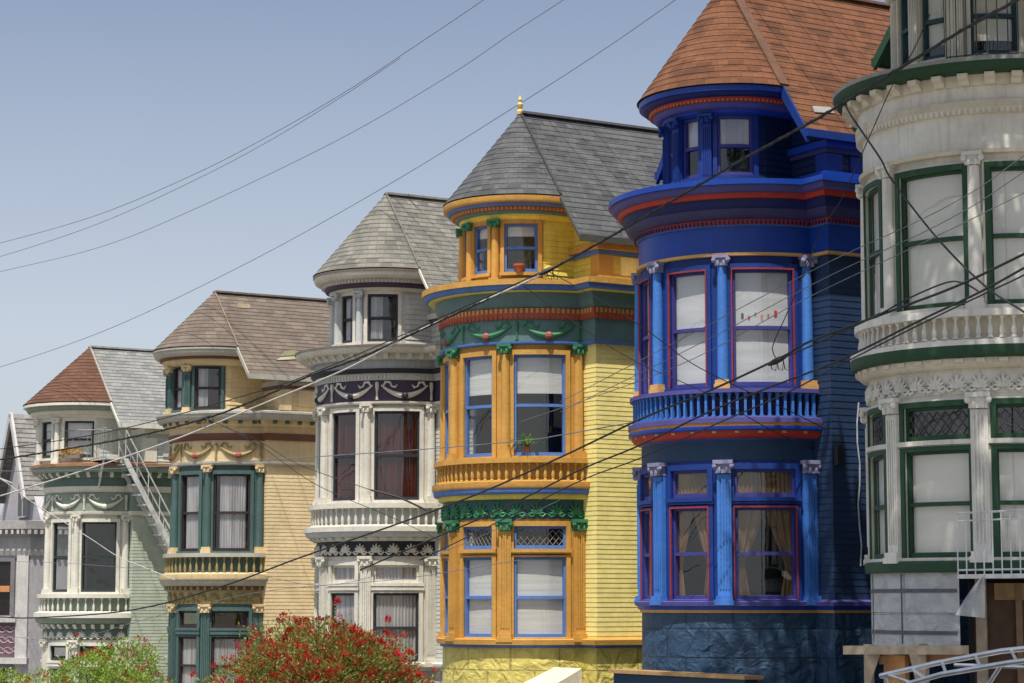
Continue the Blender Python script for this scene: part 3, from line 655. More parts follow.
# --- blue house
H = dict(name='blue_house', label='deep blue house with red and lilac stripes and a terracotta shingle cone roof', d=40.0, cx=748, g=-4.0, st=.5, co=.1, lap=.118, R=1.91,
 m=dict(casing=P_('cobalt_paint', (18, 52, 126), var=.2), tcasing=MATS['cobalt_paint'], spandrel=P_('ink_blue_paint', (28, 58, 88)), siding=P_('navy_siding_paint', (36, 56, 86), dirt=.2), tsiding=P_('dark_navy_paint', (16, 38, 76)),
   col=P_('azure_paint', (66, 120, 196)), tcol=MATS['cobalt_paint'], cap=P_('silver_lilac_paint', (140, 140, 170)), tcap=MATS['cobalt_paint'], colbase=P_('tan_gold_paint', (206, 160, 100)), tcbase=MATS['cobalt_paint'], lcbase=MATS['azure_paint'],
   blue=P_('royal_blue_paint', (22, 64, 156), rough=.35), dred=P_('dull_red_paint', (140, 52, 62)), lilac=P_('lilac_paint', (82, 78, 142)), red=P_('vermilion_paint', (180, 58, 44)), navy=P_('violet_navy_paint', (24, 32, 92)), dlilac=P_('dull_violet_paint', (62, 60, 104)), lblue=P_('pale_blue_paint', (58, 104, 176)), tan=MATS['tan_gold_paint'], orange=P_('amber_paint', (214, 142, 46)),
   lfrieze=MATS['ink_blue_paint'], inside=INS, base=stone('slate_blue_stone', (44, 74, 102), .7, .9, .5), roof=shingles('terracotta_shingles', (120, 80, 58), (106, 71, 52), (76, 53, 42)), sash=P_('violet_sash_paint', (60, 60, 128)),
   soffit=MATS['cobalt_paint'], rake=MATS['cobalt_paint'], ridge=plain('brown_ridge', (118, 88, 70), .9), hip=plain('brown_hip', (104, 72, 54), .9), panel=MATS['cobalt_paint'], w=cloth('pale_shade', (200, 200, 202), -5, .1), g=C_GOLD, s=C_SHEER),
 lv=dict(uwin=(269, 386), rail=389, balbot=417, lfr=(440, 460), tran=(469, 497), lwin=(507, 600), sill=604, sidebot=683, eave2=122),
 cornice=[(178, 184, .50, .5, 'blue'), (184, 192, .44, .36, 'lilac'), (192, 198, .33, .31, 'red'), (198, 208, .25, .18, 'navy'), (208, 219, .18, .1, 'dlilac'), (219, 224, .12, .1, 'red', ('navy', .03, .035, .08, 0, .8, 'dentils')), (224, 226, .08, .08, 'lblue'), (226, 252, .05, .05, 'blue'), (252, 255, .1, .09, 'tan')],
 railband=(389, 393, 'lilac'), balmat='col', balback='navy', nbal=46, bars=True, ledge=[(417, 422, .26, .26, 'lilac'), (422, 425, .24, .24, 'orange'), (425, 430, .26, .24, 'blue'), (430, 438, .2, .06, 'red', ('tan', .15, .07, .38, .3, .95, 'brackets')), (438, 440, .03, .02, 'blue')],
 sillb=[(602, 606, .16, .15, 'lilac'), (606, 610, .12, .1, 'blue'), (610, 613, .07, .06, 'tan')],
 uspec=WS('sash', [blind('w', 0)], edge='dred'), lspec=WS('sash', edge='dred', tie='g'), tspec=WS('sash', [('curtain', 'g', .02, .98, 0, 1, .03)]),
 t=dict(R=1.1, Re=1.68, apex=(729, -22), L=2.3, win=(113, 174), hipw=.2, rake=.28,
   bands=[(82, 88, .55, .54, 'blue'), (88, 94, .48, .42, 'navy'), (94, 99, .36, .33, 'red', ('orange', .03, .03, .08, 0, .5, 'dentils')), (99, 107, .28, .2, 'lilac'), (107, 112, .12, .03, 'blue')],
   spec=WS('sash', [blind('w', .5)]), attic=[(.84, 1, .12, 'blue'), (.72, .84, .06, 'dlilac'), (.1, .22, .2, 'blue')]))
H['m']['croof'] = H['m']['roof']; HB = build_house(H)

# --- white house (right edge)
H = dict(name='white_house', label='white house with dark green sashes and torn out ground floor at right edge', d=33.4, cx=1005, g=-3.2, st=.4, R=1.99, wins=((-79, -58), (-45, -12), (1, 33), (43, 77)), cols=(-86, -51, -5, 37, 86),
 m=dict(casing=P_('old_white_paint', (214, 209, 196), dirt=.45), tcasing=MATS['old_white_paint'], spandrel=MATS['old_white_paint'], siding=MATS['old_white_paint'], tsiding=MATS['old_white_paint'], col=P_('chalk_white_paint', (222, 218, 208), dirt=.4), tcol=MATS['chalk_white_paint'],
   cap=MATS['chalk_white_paint'], tcap=MATS['chalk_white_paint'], colbase=MATS['chalk_white_paint'], tcbase=MATS['chalk_white_paint'], white=MATS['chalk_white_paint'], cream=P_('cream_paint', (212, 202, 182), dirt=.45), green=P_('bottle_green_paint', (36, 72, 48), dirt=.3), grey=P_('grey_gutter_paint', (150, 152, 150)),
   lfrieze=MATS['old_white_paint'], inside=INS, base=MATS['old_white_paint'], roof=shingles('pale_grey_shingles', (150, 148, 140), (120, 118, 112)), sash=MATS['bottle_green_paint'], tsash=P_('teal_sash_paint', (36, 72, 84)), soffit=MATS['bottle_green_paint'], rake=MATS['bottle_green_paint'],
   ridge=plain('grey_ridge', (0, 0, 0)), hip=MATS['dark_hip'], panel=MATS['old_white_paint'], w=C_CREAM, lead=P_('dark_lead', (90, 88, 90))),
 lv=dict(uwin=(166, 304), rail=309, balbot=338, lfr=(368, 392), tran=(403, 438), lwin=(448, 557), sill=561, sidebot=561, eave2=0),
 cornice=[(54, 58, .50, .5, 'grey'), (58, 72, .48, .3, 'green'), (72, 84, .2, .16, 'cream', ('cream', .2, .15, .36, .0, .95, 'brackets')), (84, 98, .12, .1, 'white'), (98, 112, .16, .1, 'cream', [('cream', .06, .09, .14, .5, 1, 'egg_moulding'), ('white', .05, .04, .085, 0, .4, 'dentils')]), (112, 147, .05, .05, 'white'), (147, 151, .12, .1, 'cream')],
 railband=(309, 316, 'white'), balmat='white', balback='cream', nbal=40, ledge=[(338, 343, .3, .3, 'white'), (343, 356, .3, .26, 'green'), (356, 367, .2, .08, 'cream', ('cream', .15, .12, .3, .1, .95, 'brackets'))], lorn='white', norn=19,
 sillb=[(561, 572, .14, .12, 'green')], openbase=True,
 uspec=WS('sash', [blind('w', 0)], edge='green', ew=1.7), lspec=WS('sash', [blind('w', 0)], edge='green', ew=1.7), tspec=WS('sash', lattice='lead', edge='green', ew=1.7),
 t=dict(R=1.2, Re=1.62, apex=(984, -140), L=2.4, win=(-28, 52), hipw=.1, rake=.24,
   bands=[(-62, -54, .42, .42, 'grey'), (-54, -42, .3, .1, 'white'), (-42, -34, .1, .03, 'white')],
   spec=WS('tsash', [blind('w', .2)]), attic=[(.84, 1, .1, 'green')]))
H['m']['ridge'] = MATS['grey_ridge']; H['m']['croof'] = H['m']['roof']
HW = build_house(H)

# --- grey-white house
H = dict(name='pale_grey_house', label='pale grey house with a purple garland frieze and weathered grey shingle roof', d=52.2, cx=397, g=-5.7, st=.45, co=.05, R=1.86,
 m=dict(casing=P_('warm_white_paint', (208, 203, 190), dirt=.35), tcasing=MATS['warm_white_paint'], spandrel=MATS['warm_white_paint'], siding=P_('pale_grey_siding_paint', (196, 196, 190), dirt=.15), tsiding=MATS['pale_grey_siding_paint'], col=MATS['warm_white_paint'], tcol=P_('light_grey_paint', (184, 188, 188)),
   cap=MATS['warm_white_paint'], tcap=MATS['light_grey_paint'], colbase=MATS['warm_white_paint'], tcbase=MATS['warm_white_paint'], white=MATS['warm_white_paint'], grey=MATS['light_grey_paint'], black=P_('charcoal_paint', (40, 40, 48)), purple=P_('plum_paint', (70, 56, 76)), rim=P_('taupe_paint', (110, 98, 92)),
   lfrieze=MATS['charcoal_paint'], inside=INS, base=stone('grey_stone', (176, 174, 168)), roof=shingles('weathered_grey_shingles', (112, 110, 102), (132, 128, 118), (86, 86, 82)), sash=P_('black_sash_paint', (44, 46, 54)), soffit=MATS['light_grey_paint'], rake=MATS['warm_white_paint'], ridge=plain('grey_ridge2', (140, 136, 126), .9), hip=plain('grey_hip', (110, 108, 102), .9), panel=MATS['warm_white_paint'], r=C_RED, s=C_SHEER, w=C_WHITE),
 lv=dict(uwin=(411, 500), rail=503, balbot=526, lfr=(541, 556), tran=(565, 583), lwin=(593, 663), sill=666, sidebot=666, eave2=300),
 cornice=[(344, 346, .54, .54, 'rim'), (346, 353, .52, .42, 'white'), (353, 360, .28, .2, 'grey', ('white', .16, .1, .26, .1, 1, 'brackets')), (360, 368, .12, .1, 'grey'), (368, 373, .16, .14, 'black'), (373, 380, .1, .08, 'white', ('grey', .04, .04, .09, .1, .7, 'dentils')), (380, 401, .05, .05, 'purple'), (401, 404, .1, .08, 'white')],
 railband=(503, 508, 'white'), balmat='white', balback='grey', nbal=34, ledge=[(526, 531, .34, .34, 'white'), (531, 537, .3, .18, 'grey'), (537, 541, .14, .05, 'white', ('grey', .15, .1, .28, 0, .9, 'brackets'))], lorn='white', norn=15, swag=('white', 'black', 380, 401),
 sillb=[(664, 668, .14, .12, 'white'), (668, 671, .08, .06, 'grey')],
 uspec=WS('sash', [curt('r')]), lspec=WS('sash', [curt('s')]), tspec=WS('white', [curt('s')]),
 t=dict(R=1.2, Re=1.72, apex=(388, 194), L=2.45, win=(293, 341), hipw=.05, rake=.1, style='round',
   bands=[(267, 269, .52, .52, 'rim'), (269, 277, .5, .4, 'white'), (277, 281, .3, .28, 'grey', ('white', .04, .04, .09, 0, .8, 'dentils')), (281, 286, .24, .2, 'purple'), (286, 290, .14, .03, 'white')],
   spec=WS('sash', [('curtain', 's', 0, .5, 0, 1, .03)]), attic=[(.84, 1, .12, 'white'), (.74, .84, .06, 'purple')]))
H['m']['croof'] = H['m']['roof']; HG = build_house(H)

# --- beige house
H = dict(name='tan_house', label='tan house with teal window frames and a brown weathered hip roof', d=59.9, cx=237, g=-6.7, co=.06, R=1.73,
 m=dict(casing=P_('deep_teal_paint', (74, 98, 94)), tcasing=MATS['deep_teal_paint'], spandrel=P_('buff_paint', (214, 190, 146)), siding=P_('buff_siding_paint', (222, 200, 158), dirt=.12), tsiding=MATS['buff_paint'], col=MATS['deep_teal_paint'], tcol=MATS['deep_teal_paint'],
   cap=MATS['buff_paint'], tcap=MATS['buff_paint'], colbase=MATS['buff_paint'], tcbase=MATS['buff_paint'], tan=MATS['buff_paint'], grey=P_('stone_grey_paint', (176, 172, 160)), brown=P_('red_brown_paint', (112, 72, 60)), teal=MATS['deep_teal_paint'], apil=MATS['buff_paint'], rose=P_('dusty_rose_paint', (160, 82, 74)), olive=P_('olive_gold_paint', (156, 140, 92)),
   lfrieze=P_('khaki_paint', (178, 158, 110)), inside=INS, base=stone('tan_stone', (190, 172, 128)), roof=shingles('brown_shingles', (112, 100, 90), (102, 92, 82), (126, 114, 102)), sash=P_('maroon_sash_paint', (56, 40, 44)), soffit=MATS['buff_paint'], rake=MATS['stone_grey_paint'], ridge=plain('taupe_ridge', (122, 106, 94), .9), hip=plain('brown_hip2', (132, 112, 96), .9), panel=MATS['buff_paint'], s=C_SHEER, w=C_WHITE),
 lv=dict(uwin=(474, 551), rail=553, balbot=574, lfr=(590, 604), tran=(611, 628), lwin=(637, 695), sill=698, sidebot=698, eave2=350),
 cornice=[(411, 413, .42, .42, 'grey'), (413, 420, .4, .3, 'grey'), (420, 427, .2, .14, 'tan', ('teal', .15, .12, .36, .1, 1, 'brackets')), (427, 433, .12, .1, 'tan'), (433, 440, .14, .08, 'brown', ('tan', .03, .035, .12, .3, 1, 'dentils')), (440, 461, .05, .05, 'tan'), (461, 465, .1, .07, 'grey')],
 railband=(553, 557, 'grey'), balmat='olive', balback='teal', nbal=30, ledge=[(574, 580, .34, .32, 'tan'), (580, 586, .3, .2, 'grey'), (586, 590, .12, .06, 'brown', ('olive', .1, .07, .2, 0, .9, 'dentils'))], lorn='olive', norn=15, swag=('olive', 'rose', 441, 460),
 sillb=[(698, 702, .12, .1, 'grey')],
 uspec=WS('sash', [curt('s', .15, .9)]), lspec=WS('sash', [curt('s')]), tspec=WS('sash', [('blind', 'w', 0, 1, 0, .2, 0)][:0]),
 t=dict(R=1.17, Re=1.64, apex=(215, 292), ty=-.75, L=2.4, win=(365, 408), hipw=.04, rake=.16,
   bands=[(345, 347, .46, .46, 'grey'), (347, 354, .44, .34, 'grey'), (354, 357, .28, .26, 'brown'), (357, 364, .2, .03, 'tan')],
   spec=WS('sash', [curt('s', .1, .5)]), attic=[(.84, 1, .12, 'grey'), (.74, .84, .06, 'brown')]))
H['m']['croof'] = H['m']['roof']; H['m']['panel'] = H['m']['tan']; HT = build_house(H)

# --- green house
H = dict(name='sage_green_house', label='sage green house with fire stairs and half red, half grey roof', d=66.1, cx=108.5, g=-7.6, co=.06, R=1.79,
 m=dict(casing=P_('ivory_paint', (216, 212, 198), dirt=.2), tcasing=MATS['ivory_paint'], spandrel=P_('sage_paint', (134, 148, 134)), siding=P_('mint_siding_paint', (180, 189, 172), dirt=.15), tsiding=P_('sage_white_paint', (196, 202, 190)), col=MATS['ivory_paint'], tcol=MATS['ivory_paint'],
   cap=MATS['ivory_paint'], tcap=MATS['ivory_paint'], colbase=MATS['ivory_paint'], tcbase=MATS['ivory_paint'], ivory=MATS['ivory_paint'], sage=MATS['sage_paint'], dsage=P_('dark_sage_paint', (94, 116, 106)), rust=P_('rusty_gutter_paint', (150, 112, 82)),
   lfrieze=MATS['dark_sage_paint'], inside=INS, base=stone('sage_stone', (150, 164, 146)), roof=shingles('light_grey_shingles', (128, 128, 124), (142, 141, 136), (106, 108, 106)), croof=shingles('rust_red_shingles', (106, 76, 62), (96, 68, 56), (84, 60, 50)), sash=P_('dark_green_sash_paint', (46, 56, 54)),
   soffit=MATS['ivory_paint'], rake=MATS['ivory_paint'], ridge=plain('grey_ridge3', (160, 158, 150), .9), hip=plain('grey_hip3', (150, 140, 130), .9), panel=MATS['sage_white_paint'] if 'sage_white_paint' in MATS else None, s=C_SHEER, w=C_WHITE),
 lv=dict(uwin=(522, 592), rail=594, balbot=613, lfr=(629, 640), tran=(646, 661), lwin=(669, 722), sill=724, sidebot=724, eave2=410),
 cornice=[(463, 466, .46, .46, 'rust'), (466, 472, .42, .34, 'sage'), (472, 478, .2, .14, 'dsage', ('ivory', .18, .1, .32, .1, 1, 'brackets')), (478, 486, .12, .1, 'dsage'), (486, 492, .13, .08, 'ivory', ('dsage', .03, .035, .11, .2, .9, 'dentils')), (492, 511, .05, .05, 'sage'), (511, 515, .1, .07, 'ivory')],
 railband=(594, 598, 'ivory'), balmat='ivory', balback='sage', nbal=26, ledge=[(613, 618, .32, .32, 'ivory'), (618, 624, .28, .16, 'sage'), (624, 629, .12, .06, 'dsage', ('ivory', .15, .1, .26, 0, .9, 'brackets'))], lorn='ivory', norn=15, swag=('ivory', 'ivory', 493, 511),
 sillb=[(724, 727, .12, .1, 'ivory')],
 uspec=WS('sash'), lspec=WS('sash', [curt('s')]), tspec=WS('sash'),
 t=dict(R=1.45, Re=1.92, apex=(95, 347), ty=-.68, L=2.6, win=(420, 457), hipw=.06, rake=.12, style='round',
   bands=[(401, 404, .46, .46, 'ivory'), (404, 409, .38, .28, 'sage', ('dsage', .03, .04, .09, 0, .7, 'dentils')), (409, 413, .24, .2, 'ivory'), (413, 417, .14, .03, 'ivory')],
   spec=WS('sash', [blind('w', .1)]), attic=[(.84, 1, .12, 'ivory')]))
H['m']['panel'] = H['m']['tsiding']; HS = build_house(H)

# ================================================================== ground, road, pavement
U = Vector((-.513, .858)); E = Vector((.858, .513))       # along the street (downhill), towards the lots
def gz(s): return -1.65 if s < 11.5 else (-1.65 - .1155 * (s - 11.5) if s < 130 else -1.65 - .1155 * 118.5)
def W(s, c, z=0.0): p = U * s + E * c; return (p.x, p.y, gz(s) + z)
def strip(name, c0, c1, z, mat, s0=-60, s1=320, z0=None, kind='structure'):
    m = MBW(); ss = [s0, 11.5, 130, s1]
    for a, b in zip(ss, ss[1:]):
        m.quad(W(a, c0, z), W(b, c0, z), W(b, c1, z), W(a, c1, z))
        if z0 is not None: m.quad(W(a, c0, z0), W(b, c0, z0), W(b, c0, z), W(a, c0, z)); m.quad(W(a, c1, z), W(b, c1, z), W(b, c1, z0), W(a, c1, z0))
    o = m.build(name, mat); tag(o, kind=kind); return o
strip('ground', -2500, 2500, -.02, plain('dry_earth', (120, 112, 92), .95), -2500, 2500)
strip('road', 4, 15, .0, plain('asphalt', (66, 66, 68), .9))
CONC = plain('concrete', (150, 146, 138), .85)
strip('kerb', 15, 15.2, .13, plain('kerb_stone', (168, 164, 156), .85), z0=-.02); strip('pavement', 15.2, 19.5, .12, CONC)
strip('front_yard', 19.5, 24.4, .1, plain('yard_concrete', (140, 134, 124), .9))
strip('kerb', 3.8, 4.0, .13, MATS['kerb_stone'], z0=-.02); strip('pavement', -1.5, 3.8, .12, CONC)
strip('lane_marking', 9.4, 9.55, .004, plain('road_paint', (220, 200, 120), .7))

# ================================================================== far left house with a gable and canted bay
def purple_house():
    d = 72.2; p = at(11, 480, d); g = -8.3
    root = empty('lilac_grey_house', (p.x, d, g), RZ); tag(root, 'lilac grey gabled house with ornate pink panel at far left edge', 'house', 'victorian houses in a row')
    Z = lambda y, r=1.0: at(11, y, d - r).z - g
    wall = P_('lilac_grey_paint', (180, 176, 180)); wh = P_('soft_white_paint', (192, 188, 184)); dk = P_('dark_frame_paint', (66, 58, 54)); pk = P_('pink_grey_paint', (170, 142, 148)); rf = shingles('old_grey_shingles', (132, 128, 124), (150, 146, 140))
    bay = [(-2.3, 9), (-2.3, 0), (-1.0, -1.35), (.95, -1.35), (2.25, -.05), (2.35, -.05), (2.35, 9)]
    def off(o):
        out = []
        for i, q in enumerate(bay):
            n = Vector((0, 0))
            for a, b in ((i - 1, i), (i, i + 1)):
                if a < 0 or b >= len(bay): continue
                t = (Vector(bay[b]) - Vector(bay[a])).normalized(); n += Vector((t.y, -t.x))
            n.normalize(); out.append((q[0] + n.x * o, q[1] + n.y * o))
        return out
    def band(name, y0, y1, o0, o1, mat):
        m = MBW(); a, b = Z(y0), Z(y1); loft(m, off(o0), a, off(o1), b); loft(m, off(o0), a, off(-.05), a + .02); loft(m, off(o1), b, off(-.05), b - .01); return m.build(name, mat, root)
    def wl(name, y0, y1, mat):
        m = MBW(); loft(m, off(0), Z(y1) if y1 else 0, off(0), Z(y0)); return m.build(name, mat, root)
    wl('bay_wall', 548, None, wall)
    band('cornice', 522, 530, .42, .36, wh); band('moulding', 530, 537, .3, .16, P_('mauve_grey_paint', (150, 144, 150))); band('frieze', 537, 551, .06, .06, P_('grey_relief_paint', (168, 166, 168))); band('moulding', 551, 556, .12, .06, wh)
    t = MB(); teeth(t, off(.3), Z(535), Z(531), .1, .08, .2, 1.2); t.build('dentils', wh, root)
    def onfacet(f, z, o): a, b = Vector(bay[3]), Vector(bay[4]); q = a + (b - a) * f; n = Vector((.707, -.707)); q += n * o; return (q.x, q.y, z)
    def fb(m, f0, f1, z0, z1, o0, o1):
        m.hexa([onfacet(f0, z0, o0), onfacet(f1, z0, o0), onfacet(f1, z0, o1), onfacet(f0, z0, o1), onfacet(f0, z1, o0), onfacet(f1, z1, o0), onfacet(f1, z1, o1), onfacet(f0, z1, o1)])
    def orn(name, z0, z1, mat, rows):
        m = MB(); n_ = 13; hh = (z1 - z0) / rows
        for r in range(rows):
            for i in range(n_):
                f = .02 + .96 * (i + .5 * (r % 2)) / n_; zc = z0 + hh * (r + .5)
                pts = []
                for k in range(8): q = k / 7 * 4.6 + (pi if i % 2 else 0); rr = (.16 - .015 * k) * min(1, hh / .26); pts.append(onfacet(f + rr * cos(q) / 1.84, zc + rr * sin(q) * .75, .02))
                m.tube(pts, .026, 5)
        return m.build(name, mat, root, True)
    orn('frieze_ornament', Z(549), Z(539), wh, 1)
    m = MB(); fb(m, 0, .76, Z(656), Z(623), .0, .03); m.build('ornate_panel', P_('dark_mauve_paint', (104, 84, 92)), root); orn('panel_ornament', Z(655), Z(624), pk, 3)
    m = MB(); fb(m, .78, 1.0, Z(660), Z(556), .0, .09); m.build('pilaster', wh, root)
    m = MB(); fb(m, -.02, 1.04, Z(663), Z(657), .0, .2); m.build('sill', wh, root); m = MB(); fb(m, -.02, .8, Z(622), Z(617), .0, .16); m.build('sill', wh, root)
    for (ya, yb) in ((562, 615), (668, 705)):
        m = MB(); fb(m, .0, .07, Z(yb), Z(ya), 0, .07); fb(m, .66, .74, Z(yb), Z(ya), 0, .07); fb(m, .0, .74, Z(ya), Z(ya) + .12, 0, .07); fb(m, 0.07, .66, (Z(ya) + Z(yb)) / 2 - .05, (Z(ya) + Z(yb)) / 2 + .06, .005, .05)
        wn = m.build('window', P_('grey_casing_paint', (120, 116, 118)), root)
        m = MB(); fb(m, .07, .66, Z(yb), Z(ya), .004, .012); m.build('pane', plain('dark_glass', (34, 32, 32), .08), wn)
        if ya < 600:
            m = MB(); fb(m, .07, .66, Z(592), Z(586), .06, .12); m.build('window_shelf', P_('orange_wood', (196, 136, 92)), wn)
    # gable: apex, steep slopes
    za, ze, hw = Z(414, 0), Z(497, .3), 1.45; yf = .3
    m = MB(); m.poly([(-2.3, yf, Z(524)), (2.3, yf, Z(524)), (hw, yf, ze), (0, yf, za - .15), (-hw, yf, ze)]); m.quad((2.3, yf, Z(524)), (2.3, 9, Z(524)), (hw, 9, ze), (hw, yf, ze)); m.build('gable_wall', wall, root)
    rm = MB(); L = sqrt(hw * hw + (za - ze) ** 2) * 1.05
    for sg in (1, -1):
        n_ = 18
        for j in range(n_):
            f0, f1 = j / n_ * 1.05, (j + 1) / n_ * 1.05; P = lambda f, y, u: (sg * (hw * f + u), y, za - (za - ze) * f + u * .3)
            rm.quad(P(f1, yf - .35, .02), P(f1, 10, .02), P(f0, 10, 0), P(f0, yf - .35, 0), [(0, -f1 * L), (10, -f1 * L), (10, -f0 * L), (0, -f0 * L)])
            rm.quad(P(f1, yf - .35, 0), P(f1, 10, 0), P(f1, 10, .02), P(f1, yf - .35, .02))
    r_ = rm.build('roof', rf, root)
    m = MB()
    for sg in (1, -1): m.bar((sg * hw * 1.06, yf - .37, ze - .1), (0, yf - .37, za), .08, .2)
    m.build('rake_board', wh, r_)
    for x0 in (.12, .62):
        m = MB(); a, b = Z(515), Z(476); m.box(x0 - .05, x0 + .43, yf - .08, yf, a - .06, b + .06); wn = m.build('gable_window', wh, root)
        m = MB(); m.box(x0, x0 + .38, yf - .085, yf - .07, a, b); m.build('pane', MATS['dark_glass'], wn)
    m = MB(); m.box(2.36, 4.7, 3.5, 9, 0, Z(600)); m.build('entry_wing', wall, root)
purple_house()

# ================================================================== fire stairs and rails (parts of their houses)
IRON = plain('grey_iron', (150, 150, 146), .6); PALEIRON = plain('pale_painted_iron', (206, 206, 204), .5)
def rail(m, pts, h, step=.13, r=.012, rr=.018):
    for a, b in zip(pts, pts[1:]):
        a, b = Vector(a), Vector(b); L = (b - a).length; n = max(1, int(L / step))
        m.tube([a + Vector((0, 0, h)), b + Vector((0, 0, h))], rr, 5); m.tube([a + Vector((0, 0, .06)), b + Vector((0, 0, .06))], r, 5)
        for k in range(n + 1): q = a + (b - a) * k / n; m.tube([q, q + Vector((0, 0, h))], r, 4)
root, Z, K = HS; R_ = K['R']; zc = K['zc'] + .02
m = MB(); m.box(R_ - .9, R_ + .9, -1.1, -.5, zc, zc + .07); pf = m.build('fire_stairs', PALEIRON, root)
m = MB(); arc = [((R_ + .25) * sin(rad(t)), -(R_ + .25) * cos(rad(t)), zc) for t in range(-20, 84, 13)]
rail(m, arc, .9, .19, .007, .012); m.build('railing', IRON, pf)
m = MB(); rail(m, [(R_ - .3, -1.1, zc), (R_ + .9, -1.1, zc)], .9, .19, .009, .014); m.build('railing', IRON, pf)
sx0, sx1 = R_ + .35, R_ + .9; a = Vector((0, -.5, zc)); b = Vector((0, 2.0, zc - 4.3))
for x in (sx0, sx1):
    m = MB(); m.bar((x, a.y, a.z), (x, b.y, b.z), .05, .15); m.build('stringer', PALEIRON, pf)
    m = MB(); hz = Vector((0, 0, .85)); m.tube([Vector((x, a.y, a.z)) + hz, Vector((x, b.y, b.z)) + hz], .022, 6); m.tube([Vector((x, a.y, a.z)) + hz * .5, Vector((x, b.y, b.z)) + hz * .5], .016, 6)
    for k in range(0, 15, 2):
        q = Vector((x, a.y, a.z)).lerp(Vector((x, b.y, b.z)), k / 14); m.tube([q, q + hz], .012, 5)
    m.build('handrail', PALEIRON, pf)
tm = MB(); tm.box(0, sx1 - sx0, -.13, .13, -.02, .02); t0_ = tm.build('tread', PALEIRON, pf)
for k in range(15):
    o = t0_ if k == 0 else t0_.copy()
    if k: COL.objects.link(o); o.parent = pf
    q = a.lerp(b, (k + .5) / 15); o.location = (sx0, q.y - .03, q.z)
m = MB()
for x in (R_ - .5, R_ + .6): m.bar((x, -1.05, zc), (R_ - .25, -.9, zc - .9), .05, .05)
m.build('strut', PALEIRON, pf)
# white house: rail cage before the turret, platform rail low at the right
root, Z, K = HW; R_ = K['R']; zc = K['zc'] - .02
m = MB(); arc = [((R_ + .15) * sin(rad(t)), -(R_ + .15) * cos(rad(t)), zc) for t in range(28, 89, 12)]
rail(m, arc, 1.25, .14, .012, .016)
m.build('turret_railing', plain('dark_iron', (70, 74, 78), .6), root)
m = MB(); zl = Z(574, 2.6); q0 = Vector((R_ * .62, -R_ * 1.06, zl)); q1 = Vector((R_ + 1.0, -R_ * 1.05, zl))
m.box(q0.x, q1.x, q0.y - .02, q0.y + .7, zl - .06, zl); lp = m.build('landing', PALEIRON, root)
m = MB(); rail(m, [q0, q1], Z(512, 2.6) - zl, .17, .013, .016); m.tube([q0 + Vector((0, 0, .75)), q1 + Vector((0, 0, .75))], .012, 5); m.build('landing_railing', PALEIRON, lp)
# white house ground floor: relief panel, dark opening, boards
rp = stone('crumpled_sheeting', (186, 187, 186), .8, 7.0, 3.0)
z1, z0 = Z(572), Z(648)
m = MBW(); m.cbox(-96, 27, R_ - .02, R_ + .05, z0, z1)
pn = MBW()
for k in range(20):
    ta, tb = -96 + 123 * k / 20, -96 + 123 * (k + 1) / 20
    A = ((R_ + .05) * sin(rad(ta)), -(R_ + .05) * cos(rad(ta))); B = ((R_ + .05) * sin(rad(tb)), -(R_ + .05) * cos(rad(tb)))
    pn.quad((*A, z0), (*B, z0), (*B, z1), (*A, z1), [(rad(ta) * R_, z0), (rad(tb) * R_, z0), (rad(tb) * R_, z1), (rad(ta) * R_, z1)])
for zz in (z0, z1):
    for k in range(20):
        ta, tb = -96 + 123 * k / 20, -96 + 123 * (k + 1) / 20
        f = lambda r, t: (r * sin(rad(t)), -r * cos(rad(t)), zz)
        pn.quad(f(R_ - .02, ta), f(R_ - .02, tb), f(R_ + .05, tb), f(R_ + .05, ta))
pn.build('relief_panel', rp, root, True)
for ya in (590, 633):
    m = MB(); zz = Z(ya); m.cbox(-94, 26, R_ + .052, R_ + .062, zz - .035, zz + .02); m.build('strap', plain('dark_strap', (92, 94, 98), .8), root)
for t_ in (-30, -2):
    m = MB(); m.cbox(t_, t_ + .7, R_ + .052, R_ + .058, z0 + .04, z1 - .02); m.build('seam', plain('dark_strap', (92, 94, 98), .8), root)
for t_ in (50, 66, 81):
    m = MB(); m.cbox(t_, t_ + 3, R_ - .355, R_ - .29, 0, Z(584)); m.build('stud', plain('grey_stud', (122, 96, 70), .85), root)
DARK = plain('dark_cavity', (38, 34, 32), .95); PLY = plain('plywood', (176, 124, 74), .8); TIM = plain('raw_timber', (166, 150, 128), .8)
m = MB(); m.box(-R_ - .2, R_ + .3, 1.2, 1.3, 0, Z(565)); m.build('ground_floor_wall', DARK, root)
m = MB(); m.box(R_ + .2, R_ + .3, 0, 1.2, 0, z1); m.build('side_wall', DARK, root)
m = MB(); m.cbox(29, 88, R_ - .42, R_ - .36, 0, Z(583)); m.build('brown_boarding', plain('brown_boards', (76, 56, 42), .85), root)
m = MB(); m.cbox(31, 36, R_ - .34, R_ - .26, 0, Z(572)); m.build('stud', TIM, root)
m = MB(); m.cbox(40, 88, R_ - .35, R_ - .3, Z(600), Z(583)); m.build('insulation', plain('stained_board', (140, 112, 76), .9), root)
